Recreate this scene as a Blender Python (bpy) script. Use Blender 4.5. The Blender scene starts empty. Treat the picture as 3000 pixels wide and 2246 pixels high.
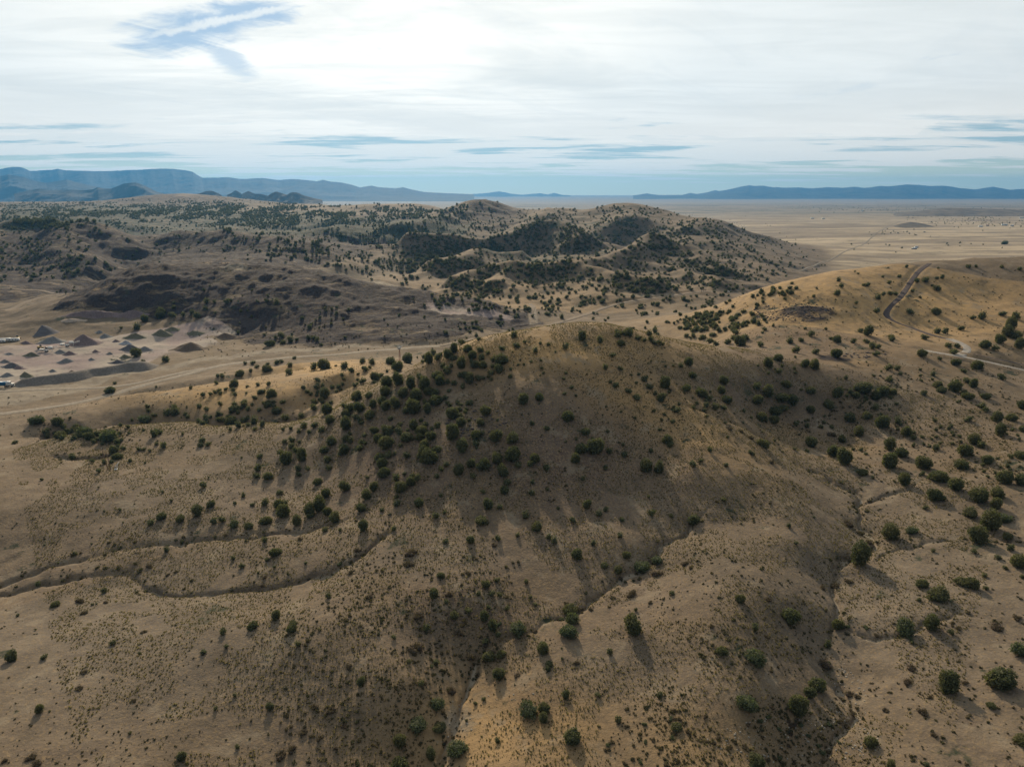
import bpy, math, random
import numpy as np
R = math.radians
SC = bpy.context.scene
COL = SC.collection
rng = np.random.default_rng(7)
random.seed(7)

# ------------------------------------------------------------------ camera
W_, H_ = 3000.0, 2246.0            # the photograph's own pixels
F_ = 2000.0
PITCH = math.atan((1123 - 570) / F_)
CAMZ = 120.0
cd = bpy.data.cameras.new('camera'); cam = bpy.data.objects.new('camera', cd); COL.objects.link(cam)
cam.location = (0, 0, CAMZ); cam.rotation_euler = (math.pi / 2 - PITCH, 0, 0)
cd.sensor_width = 36; cd.lens = 36 * F_ / W_; cd.clip_start = 1; cd.clip_end = 200000
SC.camera = cam
SC.render.resolution_x = 1024; SC.render.resolution_y = 766

# ------------------------------------------------------------------ sun, sky, exposure
SUN_AZ = R(-12.0)                  # left of straight ahead
SUN_EL = R(24.8)
SC.view_settings.view_transform = 'Standard'; SC.view_settings.look = 'None'
SC.view_settings.gamma = 1; SC.view_settings.exposure = 0.14
SC.cycles.use_denoising = True
SC.cycles.volume_bounces = 0; SC.cycles.max_bounces = 5; SC.cycles.diffuse_bounces = 2
SC.cycles.transparent_max_bounces = 8
sd = bpy.data.lights.new('sun', 'SUN'); sd.energy = 5.0; sd.angle = R(0.8); sd.color = (1.0, 0.82, 0.58)
so = bpy.data.objects.new('sun', sd); COL.objects.link(so)
so.rotation_euler = (math.pi / 2 - SUN_EL, 0, math.pi - SUN_AZ)
SUNV = (math.cos(SUN_EL) * math.sin(SUN_AZ), math.cos(SUN_EL) * math.cos(SUN_AZ), math.sin(SUN_EL))

class NT:
    """small helper round a node tree"""
    def __init__(s, nt): s.t = nt; s.n = nt.nodes; s.l = nt.links
    def N(s, typ, **kw):
        n = s.n.new(typ)
        for k, v in kw.items():
            setattr(n, k, v)
        return n
    def put(s, sock, v):
        if hasattr(v, 'is_output') or isinstance(v, bpy.types.NodeSocket): s.l.new(v, sock)
        elif v is not None:
            if isinstance(v, (tuple, list)) and len(v) == 3 and sock.type == 'RGBA': v = (*v, 1)
            sock.default_value = v
    def M(s, op, a, b=None, c=None, clamp=False):
        n = s.N('ShaderNodeMath', operation=op, use_clamp=clamp)
        s.put(n.inputs[0], a); s.put(n.inputs[1], b) if b is not None else None
        if c is not None: s.put(n.inputs[2], c)
        return n.outputs[0]
    def V(s, op, a, b=None, sc=None):
        n = s.N('ShaderNodeVectorMath', operation=op)
        s.put(n.inputs[0], a)
        if b is not None: s.put(n.inputs[1], b)
        if sc is not None: s.put(n.inputs['Scale'], sc)
        return n.outputs['Value'] if op in ('DOT_PRODUCT', 'LENGTH', 'DISTANCE') else n.outputs[0]
    def mix(s, f, a, b, mode='MIX'):
        n = s.N('ShaderNodeMix', data_type='RGBA', blend_type=mode)
        s.put(n.inputs[0], f); s.put(n.inputs[6], a); s.put(n.inputs[7], b)
        return n.outputs[2]
    def ss(s, x, a, b, lo=0.0, hi=1.0):
        n = s.N('ShaderNodeMapRange', interpolation_type='SMOOTHSTEP', clamp=True)
        s.put(n.inputs[0], x); n.inputs[1].default_value = a; n.inputs[2].default_value = b
        n.inputs[3].default_value = lo; n.inputs[4].default_value = hi
        return n.outputs[0]
    def noise(s, vec, scale, detail=4, rough=.55, dist=0., out=0):
        n = s.N('ShaderNodeTexNoise'); s.put(n.inputs['Vector'], vec)
        n.inputs['Scale'].default_value = scale; n.inputs['Detail'].default_value = detail
        n.inputs['Roughness'].default_value = rough; n.inputs['Distortion'].default_value = dist
        return n.outputs[out]
    def comb(s, x, y, z):
        n = s.N('ShaderNodeCombineXYZ'); s.put(n.inputs[0], x); s.put(n.inputs[1], y); s.put(n.inputs[2], z)
        return n.outputs[0]

def make_world():
    w = bpy.data.worlds.new('World'); SC.world = w; w.use_nodes = True
    t = NT(w.node_tree); t.n.clear()
    out = t.N('ShaderNodeOutputWorld'); bg = t.N('ShaderNodeBackground'); bg.inputs[1].default_value = 0.10
    sky = t.N('ShaderNodeTexSky', sky_type='NISHITA', sun_disc=False)
    sky.sun_elevation = SUN_EL; sky.sun_rotation = SUN_AZ; sky.altitude = 1400; sky.air_density = 1.0
    sky.dust_density = 0.6; sky.ozone_density = 1.5
    tc = t.N('ShaderNodeTexCoord'); d = t.V('NORMALIZE', tc.outputs['Generated'])
    sp = t.N('ShaderNodeSeparateXYZ'); t.put(sp.inputs[0], d)
    dz = t.M('MAXIMUM', sp.outputs[2], 0.0)
    inv = t.M('DIVIDE', 1.0, t.M('ADD', dz, 0.035))
    px = t.M('MULTIPLY', sp.outputs[0], inv); py = t.M('MULTIPLY', sp.outputs[1], inv)   # a flat cloud sheet
    # streaks: cirrus drawn out from lower right to upper left
    ang = R(62); ca, sa = math.cos(ang), math.sin(ang)
    qx = t.M('ADD', t.M('MULTIPLY', px, ca), t.M('MULTIPLY', py, sa))
    qy = t.M('SUBTRACT', t.M('MULTIPLY', py, ca), t.M('MULTIPLY', px, sa))
    pv = t.comb(px, py, 0.0); qv = t.comb(t.M('MULTIPLY', qx, 0.33), qy, 0.0)
    n1 = t.noise(pv, 0.42, 5, .55, .6)
    n2 = t.noise(qv, 1.6, 9, .62, .8)
    n3 = t.noise(t.comb(t.M('MULTIPLY', px, .5), py, 3.0), 0.9, 7, .6, .3)
    az = t.M('ARCTAN2', sp.outputs[0], sp.outputs[1])
    el = t.M('ARCSINE', sp.outputs[2])
    # sheet cover: thick above about 4 degrees, broken below it
    edge = t.M('ADD', el, t.M('MULTIPLY', t.M('SUBTRACT', n3, .5), .10))
    cover = t.ss(edge, R(2.9), R(5.8))
    dens = t.M('ADD', t.M('MULTIPLY', n1, .45), t.M('MULTIPLY', n2, .55))
    sheet = t.ss(t.M('ADD', dens, t.M('MULTIPLY', cover, .34)), .50, .68)
    low = t.ss(t.M('ADD', n3, t.M('MULTIPLY', t.ss(el, R(.2), R(3.0)), .16)), .54, .66, 0, .85)
    mask = t.M('MAXIMUM', t.M('MULTIPLY', sheet, t.ss(cover, 0.0, .6)), low)
    wisp = t.noise(t.comb(t.M('MULTIPLY', az, 9.0), t.M('ADD', t.M('MULTIPLY', el, 46.0), t.M('MULTIPLY', az, -8.0)), 0.0), 1.0, 9, .68, .5)
    # the open blue gap and its contrail, upper left: cloud-sheet coordinates
    def blob(a, e, ra, re, rot=0.):
        ua = t.M('SUBTRACT', az, R(a)); ue = t.M('SUBTRACT', el, R(e)); c, s_ = math.cos(R(rot)), math.sin(R(rot))
        x = t.M('DIVIDE', t.M('ADD', t.M('MULTIPLY', ua, c), t.M('MULTIPLY', ue, s_)), R(ra))
        y = t.M('DIVIDE', t.M('SUBTRACT', t.M('MULTIPLY', ue, c), t.M('MULTIPLY', ua, s_)), R(re))
        rr = t.M('ADD', t.M('MULTIPLY', x, x), t.M('MULTIPLY', y, y))
        return t.M('ADD', rr, t.M('ADD', t.M('MULTIPLY', t.M('SUBTRACT', n2, .5), 5.5), t.M('MULTIPLY', t.M('SUBTRACT', wisp, .5), 4.0)))
    gap = t.M('MAXIMUM', t.ss(blob(-22.0, 11.3, 4.8, 1.25, 13), 1.6, -.1), t.ss(blob(-20.8, 9.2, 1.9, .8, -30), 1.3, -.5, 0, .7))
    gap = t.M('MAXIMUM', gap, t.ss(blob(-18.0, 14.1, 4.5, .7, 12), 1.5, -.3))
    gap = t.M('MAXIMUM', gap, t.ss(blob(23.2, 6.9, 4.0, .4, 6), 1.0, -1.2, 0, .5))
    gap = t.M('MAXIMUM', gap, t.ss(t.M('ADD', wisp, t.M('MULTIPLY', n2, .6)), .96, 1.08, 0, .30))
    tr = t.M('SUBTRACT', el, t.M('ADD', R(15.1), t.M('MULTIPLY', t.M('ADD', az, R(8.5)), .27)))
    tr = t.M('ADD', tr, t.M('MULTIPLY', t.M('SUBTRACT', t.noise(d, 60, 6, .65), .5), R(.9)))
    trail = t.M('MULTIPLY', t.ss(t.M('ABSOLUTE', tr), R(.45), R(.05)), t.M('MULTIPLY', t.ss(az, R(-28.5), R(-24)), t.ss(az, R(-12), R(-16))))
    mask = t.M('MULTIPLY', mask, t.M('SUBTRACT', 1.0, t.M('MULTIPLY', gap, .86)))
    mask = t.M('MAXIMUM', mask, t.M('MULTIPLY', trail, .72))
    mask = t.M('MULTIPLY', mask, t.ss(el, R(.1), R(1.4)))
    # cloud light: whiter towards the sun, grey-blue away from it, soft darker folds
    cs = t.V('DOT_PRODUCT', d, SUNV)
    glow = t.ss(cs, .86, .995)
    fold = t.noise(t.comb(t.M('MULTIPLY', px, .6), py, 9.0), 0.55, 6, .6, .5)
    ccol = t.mix(glow, (8.7, 9.0, 8.8), (11.8, 11.4, 10.4))
    ccol = t.mix(t.ss(cs, .20, .78), (.8, 1.15, 1.8), ccol)
    ccol = t.mix(t.ss(fold, .40, .62, 0, .60), ccol, (7.1, 7.5, 7.4))
    str_ = t.noise(t.comb(t.M('MULTIPLY', px, .8), t.M('MULTIPLY', py, 2.2), 5.0), 0.75, 8, .56, 1.2)
    ccol = t.mix(t.ss(str_, .40, .64, 0, .36), ccol, (6.9, 7.3, 7.2)); ccol = t.mix(t.ss(n2, .50, .68, 0, .25), ccol, (6.5, 7.1, 7.3))
    warm = t.mix(t.ss(el, R(1), R(8)), (11.0, 10.2, 8.9), ccol)
    skyc = t.mix(.85, sky.outputs[0], t.mix(t.ss(el, R(1.0), R(3.2)), (8.6, 8.8, 5.6), t.mix(t.ss(el, R(3), R(10)), (3.5, 5.0, 5.4), (2.9, 4.5, 6.3))))
    fin = t.mix(mask, skyc, warm)
    t.l.new(fin, bg.inputs[0]); t.l.new(bg.outputs[0], out.inputs[0])
make_world()

# ------------------------------------------------------------------ projection
CT, ST = math.cos(PITCH), math.sin(PITCH)
def ray(px, py):
    """photo pixel -> (azimuth, tan of depression along that azimuth)"""
    px = np.asarray(px, float); py = np.asarray(py, float)
    a = (px - W_ / 2) / F_; b = (py - H_ / 2) / F_
    X, Y, Z = a, CT - b * ST, -ST - b * CT
    return np.arctan2(X, Y), -Z / np.hypot(X, Y)
def world(px, Y, z):
    h = CAMZ - z; return (px - W_ / 2) / F_ * (Y * CT + h * ST), Y, z
def at_Y(px, py, Y):
    b = (py - H_ / 2) / F_; h = Y * (ST + b * CT) / (CT - b * ST); return world(px, Y, CAMZ - h)
def at_z(px, py, z):
    b = (py - H_ / 2) / F_; return world(px, (CAMZ - z) * (CT - b * ST) / (ST + b * CT), z)
def project(x, y, z):
    h = CAMZ - z; f = y * CT + h * ST; f = np.where(f > 1, f, 1)
    return W_ / 2 + F_ * x / f, H_ / 2 + F_ * (h * CT - y * ST) / f

# ------------------------------------------------------------------ numpy noise
def _h(i, j, s):
    n = (i.astype(np.int64) * 374761393 + j.astype(np.int64) * 668265263 + s * 974634777) & 0x7fffffff
    n = ((n ^ (n >> 13)) * 1274126177) & 0x7fffffff
    return ((n ^ (n >> 16)) & 0xffff) / 65535.0
def vnoise(x, y, s=0):
    i = np.floor(x); j = np.floor(y); u = x - i; v = y - j
    u = u * u * u * (u * (u * 6 - 15) + 10); v = v * v * v * (v * (v * 6 - 15) + 10)
    i = i.astype(np.int64); j = j.astype(np.int64)
    return ((_h(i, j, s) * (1 - u) + _h(i + 1, j, s) * u) * (1 - v) + (_h(i, j + 1, s) * (1 - u) + _h(i + 1, j + 1, s) * u) * v) * 2 - 1
def fbm(x, y, s=0, o=4, g=.5):
    t = 0; a = 1; tot = 0
    for k in range(o):
        t = t + a * vnoise(x + 17.3 * k, y - 9.1 * k, s + k); tot += a; a *= g; x, y = x * 1.93 + y * .31, y * 1.93 - x * .31
    return t / tot
def ridged(x, y, s=0, o=4):
    t = 0; a = 1; tot = 0
    for k in range(o):
        t = t + a * (1 - 2 * np.abs(vnoise(x + 5.3 * k, y + 3.1 * k, s + k))); tot += a; a *= .5; x, y = x * 1.9 + y * .4, y * 1.9 - x * .4
    return t / tot
def sst(x, a, b):
    t = np.clip((x - a) / (b - a), 0, 1); return t * t * (3 - 2 * t)

# ------------------------------------------------------------------ terrain control points
PY = [  # px, py, Y : seen points of the land
 # central hill: skyline, front, flanks
 (1690,955,357),(1780,958,360),(1600,960,354),(1500,975,349),(1420,997,343),(1340,1030,338),(1230,1085,334),(1850,967,364),(2000,1005,376),(2150,1025,388),(2300,1041,396),(2450,1058,400),
 (1680,1000,338),(1500,1040,325),(1600,1080,314),(1750,1060,322),(1880,1050,340),
 (1400,1110,314),(1500,1150,297),(1700,1150,300),(1300,1180,304),(1500,1300,267),(1700,1300,270),(1300,1300,272),(1880,1300,279),
 (1500,1450,242),(1300,1450,244.5),(1700,1450,243),(1900,1450,246),(1500,1600,214),(1300,1600,215),(1700,1600,214.5),(1850,1600,215),
 (1100,1160,327),(1100,1300,287),(1100,1450,253),(950,1216,346),(723,1241,356),(540,1236,368),(362,1243,374),
 (900,1400,285),(600,1400,290),(300,1376,300),(300,1300,338),(600,1300,330),(900,1300,312),(60,1340,320),(200,1287,345),(0,1500,258),(300,1500,258),(600,1500,256),(900,1500,252),
 (1860,1110,322),(1960,1160,312),(2080,1210,303),(2200,1310,282),(2300,1400,262),(2200,1500,236),(2050,1400,252),(2000,1300,278),(2200,1600,212),(2050,1600,212),
 # slope right of the hill and its valley
 (2150,1130,343),(2300,1150,350),(2450,1150,360),(2200,1220,322),(2330,1262,328),(2450,1200,352),(2600,1200,345),(2800,1200,340),(3000,1200,345),
 (2600,1100,384),(2800,1100,390),(3000,1100,400),(2600,1040,418),(2800,1045,422),(3000,1055,425),
 # right hill
 (2110,930,560),(2200,880,560),(2350,850,545),(2230,970,480),(2400,940,490),(2550,950,490),(2700,950,500),(2900,1000,450),(2450,860,530),(2700,860,550),(2900,860,555),(2250,1025,425),(2480,1045,412),
 (2280,832,600),(2450,797,610),(2600,778,620),(2750,762,632),(2850,758,640),(3000,762,640),
 # west fingers
 (180,1215,400),(300,1180,428),(362,1161,436),(430,1168,432),(520,1176,425),(678,1127,455),(850,1100,470),(995,1078,482),(1120,1062,490),(700,1180,418),(850,1150,420),(1000,1120,425),(1180,1085,455),
 # road valley and quarry floor
 (0,1213,414),(181,1189,431),(250,1174,446),(497,1112,497),(633,1076,531),(723,1062,548),(1000,1040,571),(1170,1024,588),(1290,1015,596),
 (0,1150,465),(150,1135,476),(300,1120,495),(450,1090,520),(0,1100,512),(200,1085,535),(350,1060,560),(100,1040,580),(250,1010,615),(400,1005,632),(600,985,648),(800,1010,605),(700,1035,575),(500,1045,570),(0,1020,600),
 (150,960,680),(300,945,690),(430,905,715),(330,910,712),(560,960,672),(700,975,655),(850,960,660),
 # quarry hill
 (420,815,775),(330,850,750),(520,850,750),(640,860,742),(200,890,740),(60,920,730),(720,890,705),(900,900,700),(1100,950,660),(1250,985,620),(800,860,728),(1000,880,715),(1150,905,705),(1300,950,665),
 (450,772,850),(560,769,845),(700,785,835),(900,805,805),(1100,845,780),(1250,878,765),(1400,903,750),(1500,917,735),(1450,950,690),(1560,950,700),(1650,940,706),(1700,900,790),
 # canyon hills at the left
 (0,662,1500),(140,656,1500),(300,680,1400),(150,750,1180),(0,760,1150),(0,820,980),(150,830,950),(280,820,960),(230,760,1150),(400,735,1260),(500,682,1450),(400,700,1400),(650,700,1350),(620,740,1180),(330,790,1080),(460,750,1100),
 (800,720,1250),(800,760,1050),(1000,760,1130),(1000,700,1450),(850,680,1500),(1100,800,980),
 # middle ridges
 (1160,714,1380),(1300,716,1400),(1452,716,1450),(1597,687,1480),(1678,704,1400),(1741,730,1320),(1371,758,1220),(1300,740,1290),(1258,785,1120),(1450,775,1130),(1253,850,950),(1200,835,960),(1330,860,905),
 (1407,813,1000),(1565,799,975),(1678,786,1020),(1836,749,1150),(1904,718,1290),(2000,721,1280),(1500,850,870),(1600,890,800),(1750,860,830),(1860,843,880),(1700,830,900),(1990,880,815),(2050,860,850),(2130,853,875),(1850,890,800),(2220,842,910),
 (1950,800,990),(2100,790,1060),(2200,800,1040),(2350,790,1150),(2150,740,1250),(2280,760,1250),(2000,690,1420),(1800,700,1440),(1620,745,1220),(1760,770,1120),
 (1850,650,1650),(1700,655,1700),(2100,680,1550),(2220,710,1500),(2350,735,1500),(2450,745,1690),
 (1400,660,1750),(1200,660,1750),(1520,660,1750),(1150,690,1600),(1410,592,2250),(1340,602,2250),(1490,608,2200),(1560,619,2150),(1600,612,2300),(1660,602,2400),(1740,612,2250),(1820,604,2000),(1890,610,1980),(1960,617,1960),(2060,624,1900),(2125,638,1850),(2200,674,1780),(2300,702,1750),(1800,630,1850),
 (1420,625,2000),(1300,630,2100),(1250,602,2800),(1060,602,2900),(900,600,3300),(1000,640,2100),(700,650,1900),(900,660,1750),(1160,608,2600),
 (0,620,2600),(250,615,2700),(500,620,2600),(700,625,2500), (0,606,3400),(110,606,3400),(220,605,3400),(330,603,3400),(430,596,3500),(0,599,3900),(110,598,3900),(220,598,3900),(330,594,3900),(430,580,4000),(0,592,4600),(100,592,4600),(200,592,4600),(380,588,4600),(480,572,4600),(560,566,4500),(690,580,4300),(800,590,4000),(600,600,3300),
 # plain beyond the right hill
 (2500,730,1950),(2700,740,1840),(2900,745,1790),(3000,700,2440),(2700,690,2650),(2500,680,2900),(2300,660,3500),
]
PZ = [  # px, py, z : near ground
 (0,2246,-4),(400,2246,-6),(800,2246,-10),(1050,2246,-12),(1270,2246,-15),(1420,2246,-11),(1600,2246,-8),(1900,2246,-6),(2150,2246,-5),(2350,2246,-11),(2550,2246,-6),(3000,2246,-1),
 (0,2000,-6),(300,2000,-6),(700,2000,-6),(1000,2000,-5),(1200,2000,-6),(1360,2040,-11),(1520,2000,-7),(1900,2000,-5),(2150,2050,-2),(2300,2080,-5),(2440,2000,-8),(2600,2000,-5),(3000,2000,0),
 (0,1850,-10),(300,1850,-8),(600,1850,-5),(900,1850,-1.5),(1200,1850,-3),(1400,1920,-8),(1600,1880,-4),(1800,1850,-3),(2050,1850,1),(2200,1850,2),(2400,1870,-6),(2600,1850,-4),(3000,1850,1),
 (0,1765,-15),(0,1790,-13.5),(300,1710,-13),(450,1745,-11),(750,1740,-7.5),(900,1710,-4.5),(1000,1740,-1.5),(1200,1740,0),(1400,1750,-1),(1550,1820,-4),(1700,1790,-4),(1850,1720,-3),(2000,1740,1),(2150,1740,4),(2300,1740,1.5),(2440,1700,-5),(2600,1720,-3),(3000,1740,2),
 (0,1630,-12.5),(300,1590,-9.5),(650,1570,-7),(900,1600,-2.5),(1100,1600,1),(1200,1660,.5),(2000,1560,1),(1900,1640,-1.5),(2350,1600,2),(2520,1560,-4),(2700,1560,-1),(3000,1600,3),
 (200,1680,-11.5),(2350,1480,5),(2480,1440,-1),(2700,1450,2),(3000,1450,6),(2550,1330,2),(2800,1320,5),(3000,1320,9),(2400,1350,2.5),
]
XY = [  # px, Y, z : ground hidden behind the ridges
 (1690,430,20),(1500,430,12),(1900,440,22),(2100,450,20),(1690,520,-6),(1900,540,-4),(2050,500,8),(1500,520,-8),(1300,500,-8),(2300,700,10),(2600,760,0),(2900,780,0),(2300,900,-14),(2600,1100,-25),(2900,1100,-28),(2500,1400,-30),(3000,1500,-30),
 (700,388,-15),(500,398,-16),(900,385,-8),(350,402,-15),(150,372,-14),(1690,620,-9),(1400,640,-8),
 (450,960,12),(700,960,8),(900,940,2),(1200,870,-6),(1000,1060,2),(1400,860,-8),(1600,880,-2),
 (1500,1080,-10),(1700,1150,-6),(1900,1400,0),(1450,1330,-4),(1250,1200,-6),(1600,1600,10),(1800,1550,15),(1100,1550,10),(0,1800,20),(250,1750,15),(500,1700,20),(900,2000,20),
 (1400,2700,20),(1600,2800,10),(1800,2500,5),(2000,2400,-10),(1250,3300,20),(500,5600,0),(0,5600,0),(900,4500,-10),
]
FAR = [(p, Y, -30) for p in (-200, 300, 800, 1200, 1600, 2000, 2400, 2800, 3200) for Y in (7500, 14000)] + [(p, 24000, 10) for p in (-200, 500, 1200, 1900, 2600, 3200)] + [(p, 36500, 92) for p in (-200, 500, 1200, 1900, 2600, 3200)] + [(p, 4300, -30) for p in (1400, 1800, 2200, 2600, 3000)]
pts = [at_Y(*p) for p in PY] + [at_z(*p) for p in PZ] + [world(*p) for p in XY + FAR]
# ground round and behind the camera
for a in range(50, 311, 20):
    for r, z in ((130, 0), (400, -2), (1500, 0), (6000, -20), (40000, -30)):
        if 52 < a < 308: pts.append((r * math.sin(R(a)), r * math.cos(R(a)), z))
for a in (-40, -20, 0, 20, 40): pts.append((70 * math.sin(R(a)), 70 * math.cos(R(a)), -1))
pts = np.array(pts)

def unroll(x, y):
    return np.arctan2(x, y), np.log(np.maximum(np.hypot(x, y), 1.))
pu, pv = unroll(pts[:, 0], pts[:, 1])
# wrap-around copies so that the sheet closes behind the camera
m1 = pu > 2.2; m2 = pu < -2.2
PU = np.concatenate([pu, pu[m1] - 2 * math.pi, pu[m2] + 2 * math.pi]); PV = np.concatenate([pv, pv[m1], pv[m2]])
PZV = np.concatenate([pts[:, 2], pts[m1, 2], pts[m2, 2]])
def K(d2): return .5 * d2 * np.log(d2 + 1e-12)
n_ = len(PU); A = np.zeros((n_ + 3, n_ + 3))
A[:n_, :n_] = K((PU[:, None] - PU) ** 2 + (PV[:, None] - PV) ** 2) + np.eye(n_) * 2e-5
A[:n_, n_] = 1; A[:n_, n_ + 1] = PU; A[:n_, n_ + 2] = PV; A[n_:, :n_] = A[:n_, n_:].T
cf = np.linalg.solve(A, np.concatenate([PZV, [0, 0, 0]]))
def tps(u, v):
    sh = u.shape; u = u.ravel(); v = v.ravel(); o = np.empty(u.size)
    for s in range(0, u.size, 20000):
        a = u[s:s + 20000, None].astype(np.float32); b = v[s:s + 20000, None].astype(np.float32)
        d = (a - PU.astype(np.float32)) ** 2 + (b - PV.astype(np.float32)) ** 2
        o[s:s + 20000] = (K(d) @ cf[:n_].astype(np.float64)) + cf[n_] + cf[n_ + 1] * u[s:s + 20000] + cf[n_ + 2] * v[s:s + 20000]
    return o.reshape(sh)

# polar grid, fine where the photograph looks
azs = np.concatenate([np.arange(-180, -60, 6.), np.arange(-60, -42, 1.5), np.arange(-42, 42.001, .08), np.arange(43.5, 60, 1.5), np.arange(60, 180.1, 6.)])
AZ = np.radians(azs)
rr = [2, 15, 30, 45, 58, 68, 76, 83]; r = 88.
while r < 36000:
    rr.append(r); r *= 1.0032 if r < 950 else (1.0055 if r < 6500 else 1.03)
RR = np.array(rr); LR = np.log(RR)
# evaluate the smooth surface on a coarser lattice and interpolate smoothly
cu = np.concatenate([np.arange(-3.15, -.8, .05), np.arange(-.8, .8, .006), np.arange(.8, 3.2, .05)]); cv = np.arange(0, 11.2, .012)
cv = np.concatenate([np.arange(0, 4.3, .1), np.arange(4.3, 8.8, .008), np.arange(8.8, 11.3, .03)])
CU, CV = np.meshgrid(cu, cv, indexing='ij')
CZ = tps(CU, CV)
def bil(u, v, Z, gu, gv):
    i = np.clip(np.searchsorted(gu, u) - 1, 0, len(gu) - 2); j = np.clip(np.searchsorted(gv, v) - 1, 0, len(gv) - 2)
    a = (u - gu[i]) / (gu[i + 1] - gu[i]); b = (v - gv[j]) / (gv[j + 1] - gv[j])
    return (Z[i, j] * (1 - a) + Z[i + 1, j] * a) * (1 - b) + (Z[i, j + 1] * (1 - a) + Z[i + 1, j + 1] * a) * b
UU, VV = np.meshgrid(AZ, LR, indexing='ij')
ZZ = bil(UU, VV, CZ, cu, cv)
RG = np.exp(VV); XX = RG * np.sin(UU); YY = RG * np.cos(UU)
ZSM = ZZ.copy()

def hit(px, py, Z=None):
    """first point of the land seen through photo pixels: x, y, z"""
    Z = ZZ if Z is None else Z
    a, t = ray(px, py); a = np.atleast_1d(a); t = np.atleast_1d(t)
    ia = np.clip(np.searchsorted(AZ, a) - 1, 0, len(AZ) - 2); f = (a - AZ[ia]) / (AZ[ia + 1] - AZ[ia])
    out = np.zeros((len(a), 3))
    for s in range(0, len(a), 2000):
        sl = slice(s, s + 2000)
        prof = Z[ia[sl]] * (1 - f[sl, None]) + Z[ia[sl] + 1] * f[sl, None]
        line = CAMZ - RR[None, :] * t[sl, None]
        below = prof >= line
        below[:, :4] = False
        k = np.where(below.any(1), below.argmax(1), len(RR) - 1); k = np.maximum(k, 1)
        q = np.arange(len(k)); d0 = prof[q, k - 1] - line[q, k - 1]; d1 = prof[q, k] - line[q, k]
        w = np.clip(-d0 / np.where(np.abs(d1 - d0) < 1e-9, 1, d1 - d0), 0, 1)
        rad = RR[k - 1] + (RR[k] - RR[k - 1]) * w
        out[sl, 0] = rad * np.sin(a[sl]); out[sl, 1] = rad * np.cos(a[sl]); out[sl, 2] = line[q, k - 1] + (line[q, k] - line[q, k - 1]) * w
    return out
def ground(x, y):
    u, v = unroll(x, y); return bil(u, v, ZZ, AZ, LR)
def seg_dist(X, Y, line):
    """distance to a polyline, and parameter of the nearest point (metres along it)"""
    best = np.full(X.shape, 1e9); par = np.zeros(X.shape); acc = 0
    for (x0, y0), (x1, y1) in zip(line[:-1], line[1:]):
        L = math.hypot(x1 - x0, y1 - y0) + 1e-9
        t = np.clip(((X - x0) * (x1 - x0) + (Y - y0) * (y1 - y0)) / L ** 2, 0, 1)
        d = np.hypot(X - x0 - t * (x1 - x0), Y - y0 - t * (y1 - y0)); m = d < best
        best = np.where(m, d, best); par = np.where(m, acc + t * L, par); acc += L
    return best, par
def smooth_line(P, step):
    """Catmull-Rom resampling of 2-D points"""
    P = np.array(P, float); Q = np.vstack([2 * P[0] - P[1], P, 2 * P[-1] - P[-2]]); o = []
    for i in range(1, len(Q) - 2):
        n = max(2, int(np.hypot(*(Q[i + 1] - Q[i])) / step))
        for k in range(n):
            t = k / n
            o.append(.5 * ((2 * Q[i]) + (-Q[i - 1] + Q[i + 1]) * t + (2 * Q[i - 1] - 5 * Q[i] + 4 * Q[i + 1] - Q[i + 2]) * t * t + (-Q[i - 1] + 3 * Q[i] - 3 * Q[i + 1] + Q[i + 2]) * t ** 3))
    o.append(P[-1]); return np.array(o)
# ------------------------------------------------------------------ carve washes, add relief
SEEN = (np.abs(UU) < R(48)) & (RG > 60)
near = (RG < 1100) & SEEN
PXg, PYg = project(XX, YY, ZZ)
def carve(line_px, width, depth, rough=1.0):
    P = hit([p[0] for p in line_px], [p[1] for p in line_px], ZSM)
    L = smooth_line(P[:, :2], 6.)
    lo = L.min(0) - width * 4; hi = L.max(0) + width * 4
    m = near & (XX > lo[0]) & (XX < hi[0]) & (YY > lo[1]) & (YY < hi[1])
    x = XX[m]; y = YY[m]
    wx = x + 3.4 * fbm(x / 9, y / 9, 5, 4); wy = y + 3.4 * fbm(x / 9, y / 9, 15, 4)
    d, par = seg_dist(wx, wy, L)
    tot = np.hypot(*np.diff(L, axis=0).T).sum()
    vary = .30 + .70 * sst(vnoise(par / 14, par * 0, 23) + .35 * vnoise(par / 5, par * 0, 24), -.5, .6)
    vary = vary * sst(tot - par, 0, 22)
    d = d * (1 + .45 * vnoise(x / 6, y / 6, 21)) / (.55 + .6 * vary)
    ZZ[m] -= .30 * depth * np.exp(-(d / width / 3.4) ** 2) * sst(tot - par, 0, 22)
    prof = np.exp(-(d / width) ** 2) * .65 + sst(d, width * .75, width * .45) * .35
    ZZ[m] -= depth * prof * vary
    GUL[m] = np.maximum(GUL[m], np.exp(-(d / (width * .55)) ** 2) * vary)
GUL = np.zeros_like(ZZ)
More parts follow.
